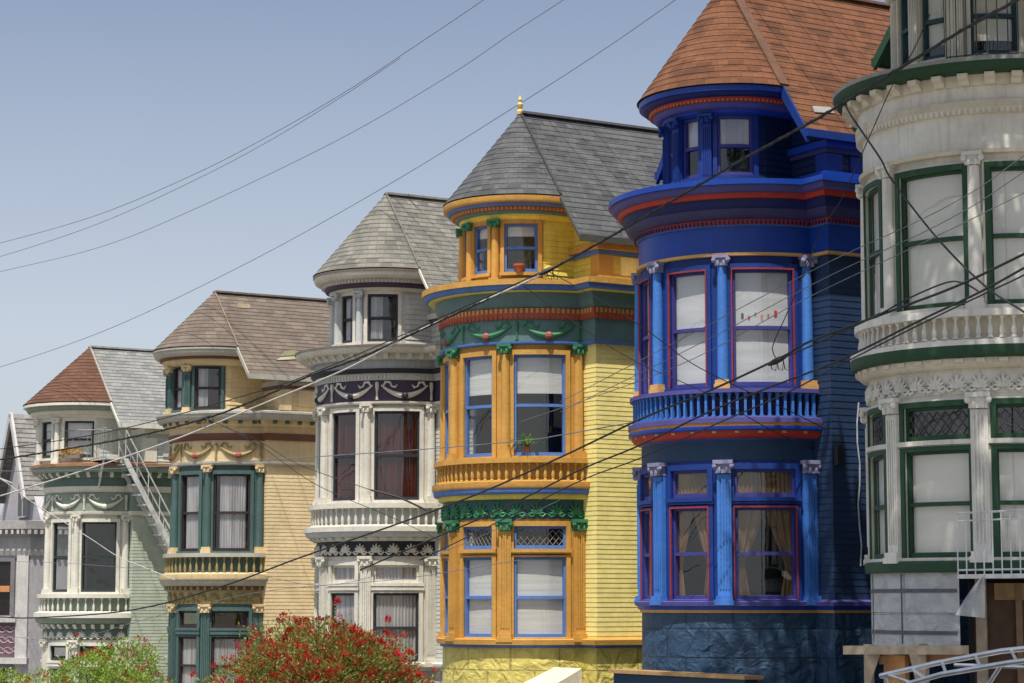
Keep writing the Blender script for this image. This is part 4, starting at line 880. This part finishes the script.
# shoring under it
def hw(x, y, z): c, s_ = cos(RZ), sin(RZ); return Vector((root.location.x + x * c - y * s_, root.location.y + x * s_ + y * c, root.location.z + z))
sh = empty('timber_shoring', hw(0, -1.6, 0), RZ); tag(sh, 'raw timber shoring posts and beam under the torn out bay', 'shoring')
zz = z0 - .02
m = MB(); a = at(846, 650, 31.6); b = at(966, 650, 30.4)
inv = Matrix.Rotation(-RZ, 4, 'Z')
def loc(p): return inv @ (Vector(p) - sh.location)
m.bar(loc(a), loc(b), .16, .12); m.build('beam', TIM, sh)
gfl = gz(24)
for (x0, x1, xb0, xb1, Y) in ((865, 881, 865, 868, 31.3), (909, 926, 918, 925, 30.8)):
    pts = [at(x0, 652, Y), at(x1, 652, Y), at(xb1, 690, Y), at(xb0, 690, Y)]
    m = MB(); A = [loc(q) for q in pts]; dv = inv @ Vector((0, .04, 0)); B = [q + dv for q in A]; m.poly(A); m.poly(B)
    for k in range(4): m.quad(A[k], A[(k + 1) % 4], B[(k + 1) % 4], B[k])
    m.build('gusset_plate', TIM, sh)
    q = at((xb0 + xb1) / 2, 680, Y + .1); m = MB(); lq = loc(q); m.box(lq.x - .05, lq.x + .05, lq.y - .0, lq.y + .1, gfl - sh.location.z, lq.z + .5); m.build('post', TIM, sh)
m = MB(); a = loc(at(893, 668, 31.2)); m.box(a.x - .2, a.x + .25, a.y, a.y + .08, gfl - sh.location.z, a.z + .18); m.build('board', PLY, sh)
m = MB(); a = loc(at(880, 660, 31.4)); b = loc(at(960, 657, 30.6)); m.bar(a, b, .06, .12); m.build('cross_board', plain('weathered_timber', (150, 112, 78), .85), sh)
# torn plastic sheet
def plastic():
    m = bpy.data.materials.new('plastic_film'); m.use_nodes = True; t = m.node_tree; t.nodes.clear(); L = t.links.new
    out = t.nodes.new('ShaderNodeOutputMaterial'); mx = t.nodes.new('ShaderNodeMixShader'); tr = t.nodes.new('ShaderNodeBsdfTransparent'); p = t.nodes.new('ShaderNodeBsdfPrincipled')
    p.inputs['Base Color'].default_value = (.62, .64, .66, 1); p.inputs['Roughness'].default_value = .25; mx.inputs[0].default_value = .55
    L(tr.outputs[0], mx.inputs[1]); L(p.outputs[0], mx.inputs[2]); L(mx.outputs[0], out.inputs[0]); return m
pts = [(985, 577, 30.0), (984, 618, 30.0), (955, 616, 30.2), (966, 605, 30.2), (975, 592, 30.1)]
m = MB(); n_ = 16
grid = []
for k in range(n_ + 1):
    f = k / n_; wd = 30 * f ** .8; row = []
    for j in range(15): g_ = j / 14; row.append(at(985 - wd * g_, 577 + 41 * f - 3 * g_, 29.5 + .05 * sin(j * .9 + k * .4) + .1 * g_))
    grid.append(row)
for k in range(n_):
    for j in range(14): m.quad(grid[k][j], grid[k][j + 1], grid[k + 1][j + 1], grid[k + 1][j])
m.weld = True; o = m.build('plastic_sheet', plastic(), None, True); tag(o, 'torn clear plastic sheet hanging over the open ground floor', 'plastic sheet')

def leaf_mat(name, c, tr=.35, v=.35):
    m, t, b = nodes(name); L = t.links.new; c = lin(c)
    gm = t.nodes.new('ShaderNodeNewGeometry'); n = t.nodes.new('ShaderNodeTexNoise'); n.inputs['Scale'].default_value = 3.2; n.inputs['Detail'].default_value = 6
    tc = t.nodes.new('ShaderNodeTexCoord'); L(tc.outputs['Object'], n.inputs['Vector'])
    rr = t.nodes.new('ShaderNodeMapRange'); L(gm.outputs['Random Per Island'], rr.inputs[0]); rr.inputs[3].default_value = 1 - v; rr.inputs[4].default_value = 1 + v
    m2 = t.nodes.new('ShaderNodeMix'); m2.data_type = 'RGBA'; m2.blend_type = 'MULTIPLY'; m2.inputs[0].default_value = 1; m2.inputs[6].default_value = (*c, 1); L(rr.outputs[0], m2.inputs[7])
    L(m2.outputs[2], b.inputs['Base Color']); b.inputs['Roughness'].default_value = .5
    tl = t.nodes.new('ShaderNodeBsdfTranslucent'); L(m2.outputs[2], tl.inputs[0]); mx = t.nodes.new('ShaderNodeMixShader'); mx.inputs[0].default_value = tr
    out = t.nodes['Material Output']; L(b.outputs[0], mx.inputs[1]); L(tl.outputs[0], mx.inputs[2]); L(mx.outputs[0], out.inputs[0]); return m
def rnd(a, b): return random.uniform(a, b)
# ================================================================== small things on the houses
TERRA = plain('terracotta_clay', (176, 92, 62), .8)
def world(root, x, y, z): c, s_ = cos(RZ), sin(RZ); return Vector((root.location.x + x * c - y * s_, root.location.y + x * s_ + y * c, root.location.z + z))
root, Z, K = HY
rr = 1.17; t = rad(58)
p = world(root, (rr + .06) * sin(t), -.35 - (rr + .06) * cos(t), Z(271, 1.52) + .0)
pot = empty('flower_pot', p); tag(pot, 'terracotta flower pot on the sill of the yellow turret window', 'flower pot')
m = MB(); m.lathe([(.07, 0), (.1, .12), (.12, .12), (.12, .16), (.1, .16)], n=14); m.build('pot', TERRA, pot, True)
m = MB(); m.lathe([(.001, .14), (.1, .145)], n=14); m.build('soil', plain('soil', (60, 44, 34), .95), pot)
def spiky(name, label, p, n_, L, mat, pr=.1, cat='plant'):
    r0 = empty(name, p); tag(r0, label, cat); m = MB()
    for k in range(n_):
        q = rnd(0, 2 * pi); e = rnd(.3, 1.3); d = Vector((cos(q) * cos(e), sin(q) * cos(e), sin(e))); s_ = d.cross(Vector((0, 0, 1))).normalized() * .018; b0 = Vector((0, 0, .16))
        P1 = b0 + d * L * .5; P2 = b0 + d * L + Vector((0, 0, -L * .35)); m.quad(b0 - s_, b0 + s_, P1 + s_, P1 - s_); m.poly([P1 - s_, P1 + s_, P2])
    m.build('leaves', mat, r0); m = MB(); m.lathe([(pr * .7, 0), (pr, .16), (pr * .9, .16)], n=12); m.build('pot', TERRA, r0, True); return r0
PLM = leaf_mat('house_plant_leaf', (104, 140, 66))
t = rad(54); spiky('house_plant', 'spiky green plant behind the upper yellow house window', world(root, (1.95 - .14) * sin(t), -(1.95 - .14) * cos(t), Z(452) - .05), 34, .5, PLM, .06)
p = world(root, .4, -3.2, 0); m = MB(); zt = at(548, 668, 43.2).z - root.location.z
m.hexa([(2.1, -1.9, 0), (3.3, -1.9, 0), (3.3, -.9, 0), (2.1, -.9, 0), (2.1, -1.9, zt - .45), (3.3, -1.9, zt - .45), (3.2, -.9, zt), (2.2, -.9, zt)]); m.build('step_wall', P_('cream_stucco', (226, 214, 184)), root)
root, Z, K = HB
zt = Z(672, 2.6); m = MB(); m.box(-.3, 3.5, -2.75, -2.5, 0, zt - .06); gw = m.build('garden_wall', MATS['ink_blue_paint'], root); m = MB(); m.box(-.38, 3.58, -2.82, -2.44, zt - .06, zt); m.build('wall_cap', P_('ochre_cap_paint', (176, 140, 92)), gw)
R_ = K['R']
m = MB(); z0 = Z(566); z1 = Z(402); pts = [(R_ + .54, .55, z0 + (z1 - z0) * k / 8) for k in range(9)]; pts = [(x, y + .03 * sin(k * 1.7), z) for k, (x, y, z) in enumerate(pts)]; m.tube(pts, .014, 5); m.build('conduit', plain('pale_conduit', (178, 182, 190), .6), root)
m = MB(); m.box(R_ + .525, R_ + .63, .02, .16, Z(466), Z(446)); m.build('meter_box', plain('black_box', (24, 26, 34), .6), root)
# paper stickers in the upper window of the blue house
STK = [plain('sticker_red', (206, 52, 50)), plain('sticker_orange', (214, 120, 70)), plain('sticker_green', (96, 120, 84)), plain('sticker_dark', (80, 66, 70))]
for k, t in enumerate((51, 54.6, 58.2, 61.6, 65.4, 69.6)):
    m = MB(); w_ = (1.4, 1.1, .9, 1.0, .8, 1.6)[k]; h_ = (.1, .07, .06, .1, .07, .12)[k]; z_ = Z(318) + (.0, -.02, .05, -.03, .02, .03)[k]
    m.cbox(t - w_ / 2, t + w_ / 2, R_ - .104, R_ - .099, z_, z_ + h_, 0, 1); m.build('sticker', STK[(3, 0, 2, 1, 1, 0)[k]], root)
root, Z, K = HS
p = world(root, 1.2, -1.62, K['zc'] + .09); pl = empty('planter_box', p, RZ + rad(38)); tag(pl, 'planter box of yellow flowers on the sage green house balcony', 'planter')
m = MB(); m.box(-.35, .35, -.08, .08, 0, .14); m.build('box', plain('grey_planter', (120, 110, 96), .8), pl)
m = MB()
for k in range(160): q = Vector((rnd(-.34, .34), rnd(-.1, .1), rnd(.12, .3))); d = Vector((rnd(-1, 1), rnd(-1, 1), rnd(-.2, 1))).normalized() * .07; e = d.cross(Vector((rnd(-1, 1), rnd(-1, 1), 1))).normalized() * .03; m.poly([q, q + d * .5 + e, q + d, q + d * .5 - e])
m.build('flowers', leaf_mat('marigold', (206, 160, 50)), pl)

# roof patch on the tan house, bent flashing on the blue one: found where the sight line meets the roof slope
from mathutils.geometry import intersect_line_plane
def roof_patch(Hh, cfg, quad, name, mat, th=.02):
    root, Z, K = Hh; Re, L = cfg['Re'], cfg['L']
    sl = (K['za'] - K['zl']) / L; n = Vector((sl, 0, 1)).normalized(); Rm = Matrix.Rotation(RZ, 3, 'Z'); nw = Rm @ n; p0 = root.location + Rm @ Vector((0, 0, K['za']))
    P = []
    for px, py in quad:
        q = intersect_line_plane(Vector((0, 0, 0)), at(px, py, 10), p0, nw); P.append(Rm.transposed() @ (q - root.location))
    m = MB(); m.hexa([q + n * .004 for q in P] + [q + n * (.014 + th) for q in P]); m.build(name, mat, root)
roof_patch(HT, dict(Re=1.64, L=2.4), [(276, 361), (297, 360), (296, 357), (280, 358)], 'roof_patch', plain('pale_patch', (158, 146, 122), .9))
roof_patch(HT, dict(Re=1.64, L=2.4), [(280, 357), (296, 356), (295, 351), (284, 352)], 'roof_patch', plain('mossy_patch', (116, 118, 86), .95))
roof_patch(HT, dict(Re=1.64, L=2.4), [(236, 308), (250, 309), (250, 305), (238, 304)], 'roof_patch', plain('worn_patch', (140, 122, 100), .95), .008)
roof_patch(HB, dict(Re=1.68, L=2.3), [(814, 113), (834, 114), (830, 108), (812, 107)], 'flashing', plain('zinc_flashing', (150, 146, 140), .5), .012)
# ================================================================== service truck with a ladder, its rack just showing at the lower right
def truck():
    s0, c0 = 10.6, 13.9; p = W(s0, c0); rz = atan2(U.y, U.x)
    root = empty('work_truck', p, rz); tag(root, 'work truck with a pipe rack parked at the kerb, lower right corner', 'truck')
    # local x = downhill; bed towards +x, cab towards -x
    white = plain('truck_white', (210, 212, 214), .3); blk = plain('rubber_black', (24, 24, 26), .8); al = plain('aluminium', (190, 192, 194), .3, .9)
    m = MB(); m.box(-.2, 2.7, -.9, .9, .55, .62); m.box(-.2, 2.7, -.93, -.87, .55, .98); m.box(-.2, 2.7, .87, .93, .55, .98); m.box(2.66, 2.72, -.9, .9, .55, .98); m.build('bed', white, root)
    m = MB(); pr = [(-3.9, .45), (-3.95, .85), (-2.9, 1.0), (-2.3, 1.5), (-.9, 1.54), (-.45, .98), (-.25, .98), (-.25, .45)]
    A = [(x, -.9 + (.1 if z > 1.2 else 0), z) for x, z in pr]; B = [(x, .9 - (.1 if z > 1.2 else 0), z) for x, z in pr]
    m.poly(A); m.poly(B)
    for k in range(len(pr)): kk = (k + 1) % len(pr); m.quad(A[k], A[kk], B[kk], B[k])
    cb = m.build('cab', white, root)
    m = MB(); m.box(-2.15, -.95, .865, .885, 1.02, 1.42); m.box(-2.15, -.95, -.885, -.865, 1.02, 1.42); m.build('cab_window', plain('dark_glass2', (30, 34, 36), .1), cb)
    for x in (-3.0, 1.5):
        for y in (-.8, .8):
            m = MB(); m.lathe([(.2, -.11), (.33, -.11), (.36, -.05), (.36, .05), (.33, .11), (.2, .11)], n=20); w_ = m.build('wheel', blk, root); w_.rotation_euler = (pi / 2, 0, 0); w_.location = (x, y, .36)
            m = MB(); m.lathe([(.05, -.1), (.2, -.1), (.2, .1), (.05, .1)], n=16); m.build('rim', al, w_)
    m = MB(); zt = 1.24
    for x in (-.1, 2.6):
        m.tube([(x, -.9, .95), (x, -.9, zt), (x, -.8, zt + .06), (x, .8, zt + .06), (x, .9, zt), (x, .9, .95)], .025, 8)
    for y in (-.86, .86): m.tube([(-.1, y, zt), (2.6, y, zt)], .025, 8)
    m.build('rack', al, root)
    # ladder
    A = [at(x, y, Y) for x, y, Y in ((880.5, 676, 21.6), (937, 663, 21.1), (1002, 651, 20.5), (1060, 645, 20.0), (1130, 641, 19.4))]
    B = [at(x, y, Y) for x, y, Y in ((908, 684, 21.2), (941, 674.5, 20.8), (1008, 663, 20.1), (1066, 656, 19.6), (1136, 652, 19.0))]
    base = A[0]; lr = empty('ladder', base); tag(lr, 'bare aluminium ladder slanting across the lower right corner', 'ladder')
    for P_ in (A, B):
        m = MB(); m.tube([q - base for q in P_], .026, 8); m.build('side_rail', al, lr, True)
    def ip(P_, f): f *= len(P_) - 1; i = min(int(f), len(P_) - 2); return P_[i].lerp(P_[i + 1], f - i)
    for f in (.03, .14, .27, .4, .54, .68, .82, .95):
        m = MB(); a_, b_ = ip(A, f) - base, ip(B, f) - base; m.tube([a_, b_], .016, 6); m.build('rung', al, lr)
    for i, (p0, p1) in enumerate((((955, 635 + 30, 20.9), (1040, 668, 20.2)), ((1001, 665, 20.4), (985, 690, 20.5)), ((884, 676, 21.6), (890, 690, 21.6)))):
        m = MB(); m.tube([at(*p0) - base, at(*p1) - base], .02, 6); m.build('brace', al, lr)
truck()

# ================================================================== flowering trees
BARK = plain('bark', (92, 74, 58), .95)
def tree(name, label, base, top, rx, ry, crown_h, nleaf, leaf, lmat, nfl=0, fmat=None, shoots=40, lean=(0, 0), nl=16):
    root = empty(name, base); tag(root, label, 'tree'); H_ = top - base[2]; cz = H_ - crown_h / 2
    tr = MB(); cz0 = H_ - crown_h
    tr.tube([(0, 0, -.1), (.04, .02, cz0 * .5), (lean[0] * .3, lean[1] * .3, cz0 + .2), (lean[0], lean[1], cz)], [.13, .1, .08, .04], 9)
    t_ = tr.build('trunk', BARK, root, True)
    lobes = []
    for k in range(nl):
        q = 2 * pi * k / nl + rnd(-.3, .3); e = rnd(-.7, .95); rr = sqrt(1 - min(.95, abs(e)) ** 2) * rnd(.45, .72)
        lobes.append((lean[0] + rx * rr * cos(q), lean[1] + ry * rr * sin(q), cz + crown_h * .36 * e, rnd(.26, .42)))
    lobes.append((lean[0], lean[1], cz, .6))
    for lb in lobes[:-1]:
        b_ = MB(); s0 = Vector((lean[0] * .5, lean[1] * .5, cz0 + rnd(.1, .5))); e0 = Vector(lb[:3]); b_.tube([s0, s0.lerp(e0, .5) + Vector((0, 0, .1)), e0], [.045, .03, .012], 5); b_.build('branch', BARK, t_)
    m = MB(); fl = MB()
    def leafq(p, d, L, w):
        d = d.normalized(); s_ = d.cross(Vector((rnd(-1, 1), rnd(-1, 1), rnd(-1, 1)))).normalized() * w
        m.poly([p, p + d * L * .45 + s_, p + d * L, p + d * L * .45 - s_])
    spots = []
    for k in range(nleaf):
        lb = random.choice(lobes); v = Vector((random.gauss(0, 1), random.gauss(0, 1), random.gauss(0, 1))).normalized(); r = rnd(.55, 1.08) ** .6
        p = Vector((lb[0] + v.x * rx * lb[3] * r, lb[1] + v.y * ry * lb[3] * r, lb[2] + v.z * crown_h * .5 * lb[3] * r))
        d = (v + Vector((rnd(-.8, .8), rnd(-.8, .8), rnd(-.3, .9))))
        leafq(p, d, leaf * rnd(.7, 1.3), leaf * rnd(.13, .22))
        if k % 9 == 0: spots.append((p, v))
    for k in range(shoots):
        p, v = random.choice(spots); v = (v + Vector((0, 0, rnd(.3, 1)))).normalized(); L = rnd(.15, .6)
        for j in range(12): leafq(p + v * L * j / 12, v + Vector((rnd(-1, 1), rnd(-1, 1), rnd(-.6, .6))) * .8, leaf, leaf * .17)
        if nfl and rnd(0, 1) < .6: spots.append((p + v * L, v)); spots.append((p + v * L, v))
    m.build('crown', lmat, root)
    if nfl:
        for k in range(nfl):
            p, v = random.choice(spots[-len(spots):]); v = (v + Vector((rnd(-.5, .5), rnd(-.5, .5), rnd(0, .7)))).normalized(); p = p + v * rnd(.0, .06); L = rnd(.06, .11)
            for j in range(26):
                q = p + v * L * rnd(0, 1); d = v.cross(Vector((rnd(-1, 1), rnd(-1, 1), rnd(-1, 1)))).normalized() + v * .3; w = v * .012
                fl.poly([q, q + d * .055 + w, q + d * .065 - w * .5])
        fl.build('blossoms', fmat, root)
    return root
LG = leaf_mat('bottlebrush_leaf', (126, 134, 62)); RED = leaf_mat('red_blossom', (186, 40, 34), .25, .45); LY = leaf_mat('yellow_green_leaf', (136, 160, 66)); DG = leaf_mat('street_tree_leaf', (60, 88, 40))
p = at(318, 640, 42.3); s_ = Vector((p.x, p.y)).dot(U)
tree('bottlebrush_tree', 'round bottlebrush tree covered in red blossoms before the tan and grey houses', (p.x, p.y, gz(s_)), at(318, 620, 42.3).z, 2.42, 2.1, 3.3, 50000, .08, LG, 2900, RED, 260, nl=30)
p = at(98, 660, 52.9); s_ = Vector((p.x, p.y)).dot(U)
tree('bottlebrush_tree', 'yellow green tree with a few red blossoms before the sage green house', (p.x, p.y, gz(s_)), at(90, 640, 52.9).z, 2.35, 1.7, 3.0, 22000, .10, LY, 330, RED, 90, nl=20)
p = at(-4, 690, 56); s_ = Vector((p.x, p.y)).dot(U)
tree('shrub_tree', 'small green tree cut by the left edge at the bottom corner', (p.x, p.y, gz(s_)), at(0, 662, 56).z, .9, .9, 1.8, 3000, .1, LY, 30, RED, 20)
# tall street tree just outside the frame on the right; it shades the white house and the foot of the blue one
tree('street_tree', 'tall street tree outside the right edge shading the white house', (6.4, 23.4, gz(16.8)), 16.5, 6.4, 6.3, 7.4, 22000, .36, DG, 0, None, 0, lean=(-.3, 4.6), nl=26)

# ================================================================== overhead cables
BLK = plain('cable_black', (28, 28, 30), .6); PALE = plain('cable_pale', (196, 192, 184), .6); THIN = plain('cable_grey', (104, 108, 116), .6); SKYW = plain('cable_sky_grey', (128, 134, 146), .6)
def YD(x): return 24 + (1024 - x) / 1024 * 26
def cable(label, pts, r, mat=BLK, yd=YD, bumps=0, cat='cable', name='overhead_cable', group='overhead cables crossing the street'):
    P = []
    for q in pts:
        Y = q[2] if len(q) > 2 else yd(q[0]); P.append(at(q[0], q[1], Y))
    out_ = lambda q: q[0] < -20 or q[0] > 1040 or q[1] < -20
    if out_(pts[0]): P.insert(0, P[0] + (P[0] - P[1]).normalized() * 14)
    if out_(pts[-1]): P.append(P[-1] + (P[-1] - P[-2]).normalized() * 10)
    out = []
    for i in range(len(P) - 1):
        p0, p1, p2, p3 = P[max(i - 1, 0)], P[i], P[i + 1], P[min(i + 2, len(P) - 1)]
        for k in range(8):
            t = k / 8; out.append(.5 * ((2 * p1) + (p2 - p0) * t + (2 * p0 - 5 * p1 + 4 * p2 - p3) * t * t + (3 * p1 - p0 - 3 * p2 + p3) * t ** 3))
    out.append(P[-1]); b = out[0]
    m = MB(); m.tube([q - b for q in out], r, 6)
    if bumps:
        hel = []; dist = 0
        for k in range(len(out) - 1):
            a_, b_ = out[k], out[k + 1]; dd = (b_ - a_).normalized(); sd_ = dd.cross(Vector((0, 0, 1))).normalized(); up_ = sd_.cross(dd); n_ = max(2, int((b_ - a_).length / .07))
            for j in range(n_): q = a_ + (b_ - a_) * j / n_; ph = dist * 14; hel.append(q - b + sd_ * cos(ph) * r * 1.1 + up_ * sin(ph) * r * 1.1); dist += (b_ - a_).length / n_
        m.tube(hel, r * .45, 4)
    o = m.build(name, mat, None, True); o.location = b; tag(o, label, cat, group); return o
cable('thickest black cable, rising from the left edge over the blue house to the top right', [(-60, 468), (0, 459.6), (123, 439), (205, 418.6), (260, 398), (307, 377), (362, 357), (429.5, 326), (500, 293.5), (548, 271), (609.6, 237), (674, 200), (740, 161), (815, 120), (827, 113), (897, 70), (964.5, 29), (1017, 0), (1080, -38)], .019, bumps=1)
cable('thin black cable just above the thickest one over the tan house roof', [(-60, 456), (0, 449), (117, 430), (260, 391), (320, 370), (400, 336), (500, 291), (548, 269)], .010)
cable('pale grey cable slanting across the sage green and tan houses', [(-60, 512), (0, 496), (85, 470), (176, 439), (260, 405), (346, 369), (410, 335), (470, 307), (548, 272)], .016, PALE)
cable('nearly level thin cable crossing the windows of the pale grey and yellow houses', [(-60, 471), (0, 471), (58, 471), (168, 466), (220, 463), (400, 451), (520, 441), (561, 435), (640, 421)], .009, THIN)
cable('black cable rising from the lower left past the blue balcony to the right edge', [(-60, 615), (0, 617), (38, 617.6), (132, 610), (220, 587), (300, 557.6), (400, 523), (480, 493), (561, 457), (641, 419), (711, 390), (782, 357), (811, 341), (902, 307), (960, 284.6), (1024, 254), (1090, 222)], .016)
cable('second black cable just below, meeting the white balcony corner', [(360, 570), (430, 540), (508, 506), (580, 470), (638, 446), (711, 411), (760, 391), (840, 360), (921, 320), (982, 291), (1024, 268), (1090, 232)], .014)
cable('third black cable of the right hand bundle under the other two', [(420, 560), (500, 521), (580, 481), (638, 459), (700, 431), (780, 396), (840, 365), (921, 324), (984, 294), (1024, 275), (1090, 240)], .010)
cable('twisted black cable along the upper side of the right hand bundle', [(776, 361, 30.2), (820, 342, 29.2), (880, 314, 27.6), (905, 300, 27), (945, 283, 26), (963, 283, 25.6), (978, 291, 25.2)], .011)
cable('thin line sloping down right from the yellow cornice to the blue balcony', [(548, 271, 36), (600, 300, 36), (645, 329, 36.2), (693, 364, 36.5), (751, 393, 37), (800, 416, 37.3), (846, 440, 39)], .008)
cable('thin line sloping from the yellow frieze down to the blue side wall', [(520, 284, 36.7), (532, 292, 36.7), (597, 338, 36.8), (645, 366, 36.9), (706, 393, 37), (779, 434, 37.5), (836, 456, 39)], .008)
cable('dark line dropping from the white cornice down right across its upper windows', [(846, 106, 29.5), (852, 117, 29.2), (880, 158, 28.5), (892, 180, 28.2), (937, 238, 27), (985, 286, 26), (1024, 312, 25), (1070, 345, 24)], .013)
cable('loose black drop wire hanging from the top to the blue balcony window', [(930, 14, 28), (912, 53, 28.4), (894, 82, 29), (868, 140, 30), (841, 200, 31), (821, 231, 32), (792, 302, 32.5), (774.5, 341, 33), (773, 352, 33), (778, 361, 33)], .008)
for i, (a, b, lb) in enumerate((((1090, 110), (560, 402), 'upper of the thin lines fanning left from the white windows'), ((1090, 128), (560, 412), 'middle of the thin lines fanning left from the white house windows'), ((1090, 160), (520, 422), 'lower of the thin lines fanning left from the white house windows'))):
    mx_, my_ = (a[0] + b[0]) / 2, (a[1] + b[1]) / 2 + 8
    cable(lb, [(a[0], a[1]), (mx_ + 130, my_ - 62 + 0), (mx_, my_), (mx_ - 130, my_ + 68), (b[0], b[1])], .0055, THIN)
cable('thin line from the tan cornice down right over the pale grey balcony', [(205, 418), (217, 423), (260, 446), (317, 485), (391, 517), (440, 540)], .008, yd=lambda x: 44)
cable('second thin line beside it across the pale grey windows', [(205, 418), (260, 442), (300, 465), (371, 490)], .008, yd=lambda x: 44)
cable('short thick black sleeve on the wire at the pale grey balcony', [(371, 490), (400, 498), (428, 511)], .022, yd=lambda x: 44, cat='cable sleeve')
cable('thin pale line sloping down right across the sage green window', [(-40, 462), (0, 478.6), (32, 502), (88, 537), (117, 556), (141, 566), (175, 580)], .010, PALE, yd=lambda x: 52)
cable('faint line crossing low from the tan house wall to the sage green balcony', [(-40, 560), (60, 563), (160, 570), (240, 572), (330, 585), (440, 553), (560, 500)], .005, THIN)
cable('thin line crossing low over the tan house and the pale grey transom windows', [(-40, 630), (60, 640), (150, 618), (260, 592), (400, 579), (520, 560)], .006, THIN)
# sky wires
YS = lambda x: 30 + (1024 - x) / 1024 * 34
cable('topmost wire in the sky, curving up from the left edge', [(-60, 256), (0, 243), (100, 214), (199, 172), (274, 133), (345, 92), (415, 46), (483, 0), (540, -42)], .010, SKYW, YS)
cable('wire in the sky that joins the topmost one halfway', [(-60, 270), (0, 256.5), (100, 223), (199, 178), (274, 138), (345, 94.5), (400, 58)], .009, SKYW, YS)
cable('middle wire in the sky, second from the top', [(-60, 285), (0, 271.6), (100, 247), (189, 211.5), (334, 142), (445, 78), (512, 33), (563, 0), (620, -40)], .009, SKYW, YS)
cable('lowest wire in the sky, above the cone roofs', [(-60, 382), (0, 367), (111, 328), (250, 261.5), (389.5, 184), (512, 108.5), (600, 52), (675, 0), (730, -40)], .009, SKYW, YS)
# wire splice and wall gear
def clamp(label, px, py, Y, s_=1.0):
    b = at(px, py, Y); root = empty('splice_clamp', b); tag(root, label, 'clamp', 'wire splices on the cables')
    m = MB(); m.tube([(-.14 * s_, 0, -.06 * s_), (-.05 * s_, 0, -.02 * s_), (.05 * s_, 0, .03 * s_), (.14 * s_, 0, .07 * s_)], [.02, .045 * s_, .045 * s_, .02], 8); m.build('sleeve', BLK, root, True)
    m = MB()
    for k in range(3): x0 = (-.1 + .1 * k) * s_; m.tube([(x0, .01, 0), (x0 + .02, .02, -.12 * s_), (x0 + .08 * s_, .01, -.15 * s_), (x0 + .1 * s_, 0, .02)], .008, 5)
    m.build('wire_loop', BLK, root)
clamp('tangle of splices where wires meet over the yellow cornice', 547, 271, 36.0, .95); clamp('splice where wires meet over the tan cornice', 205, 418, 44.7, .8); clamp('small splice on the line above the blue balcony window', 777, 361, 30.2, .9)
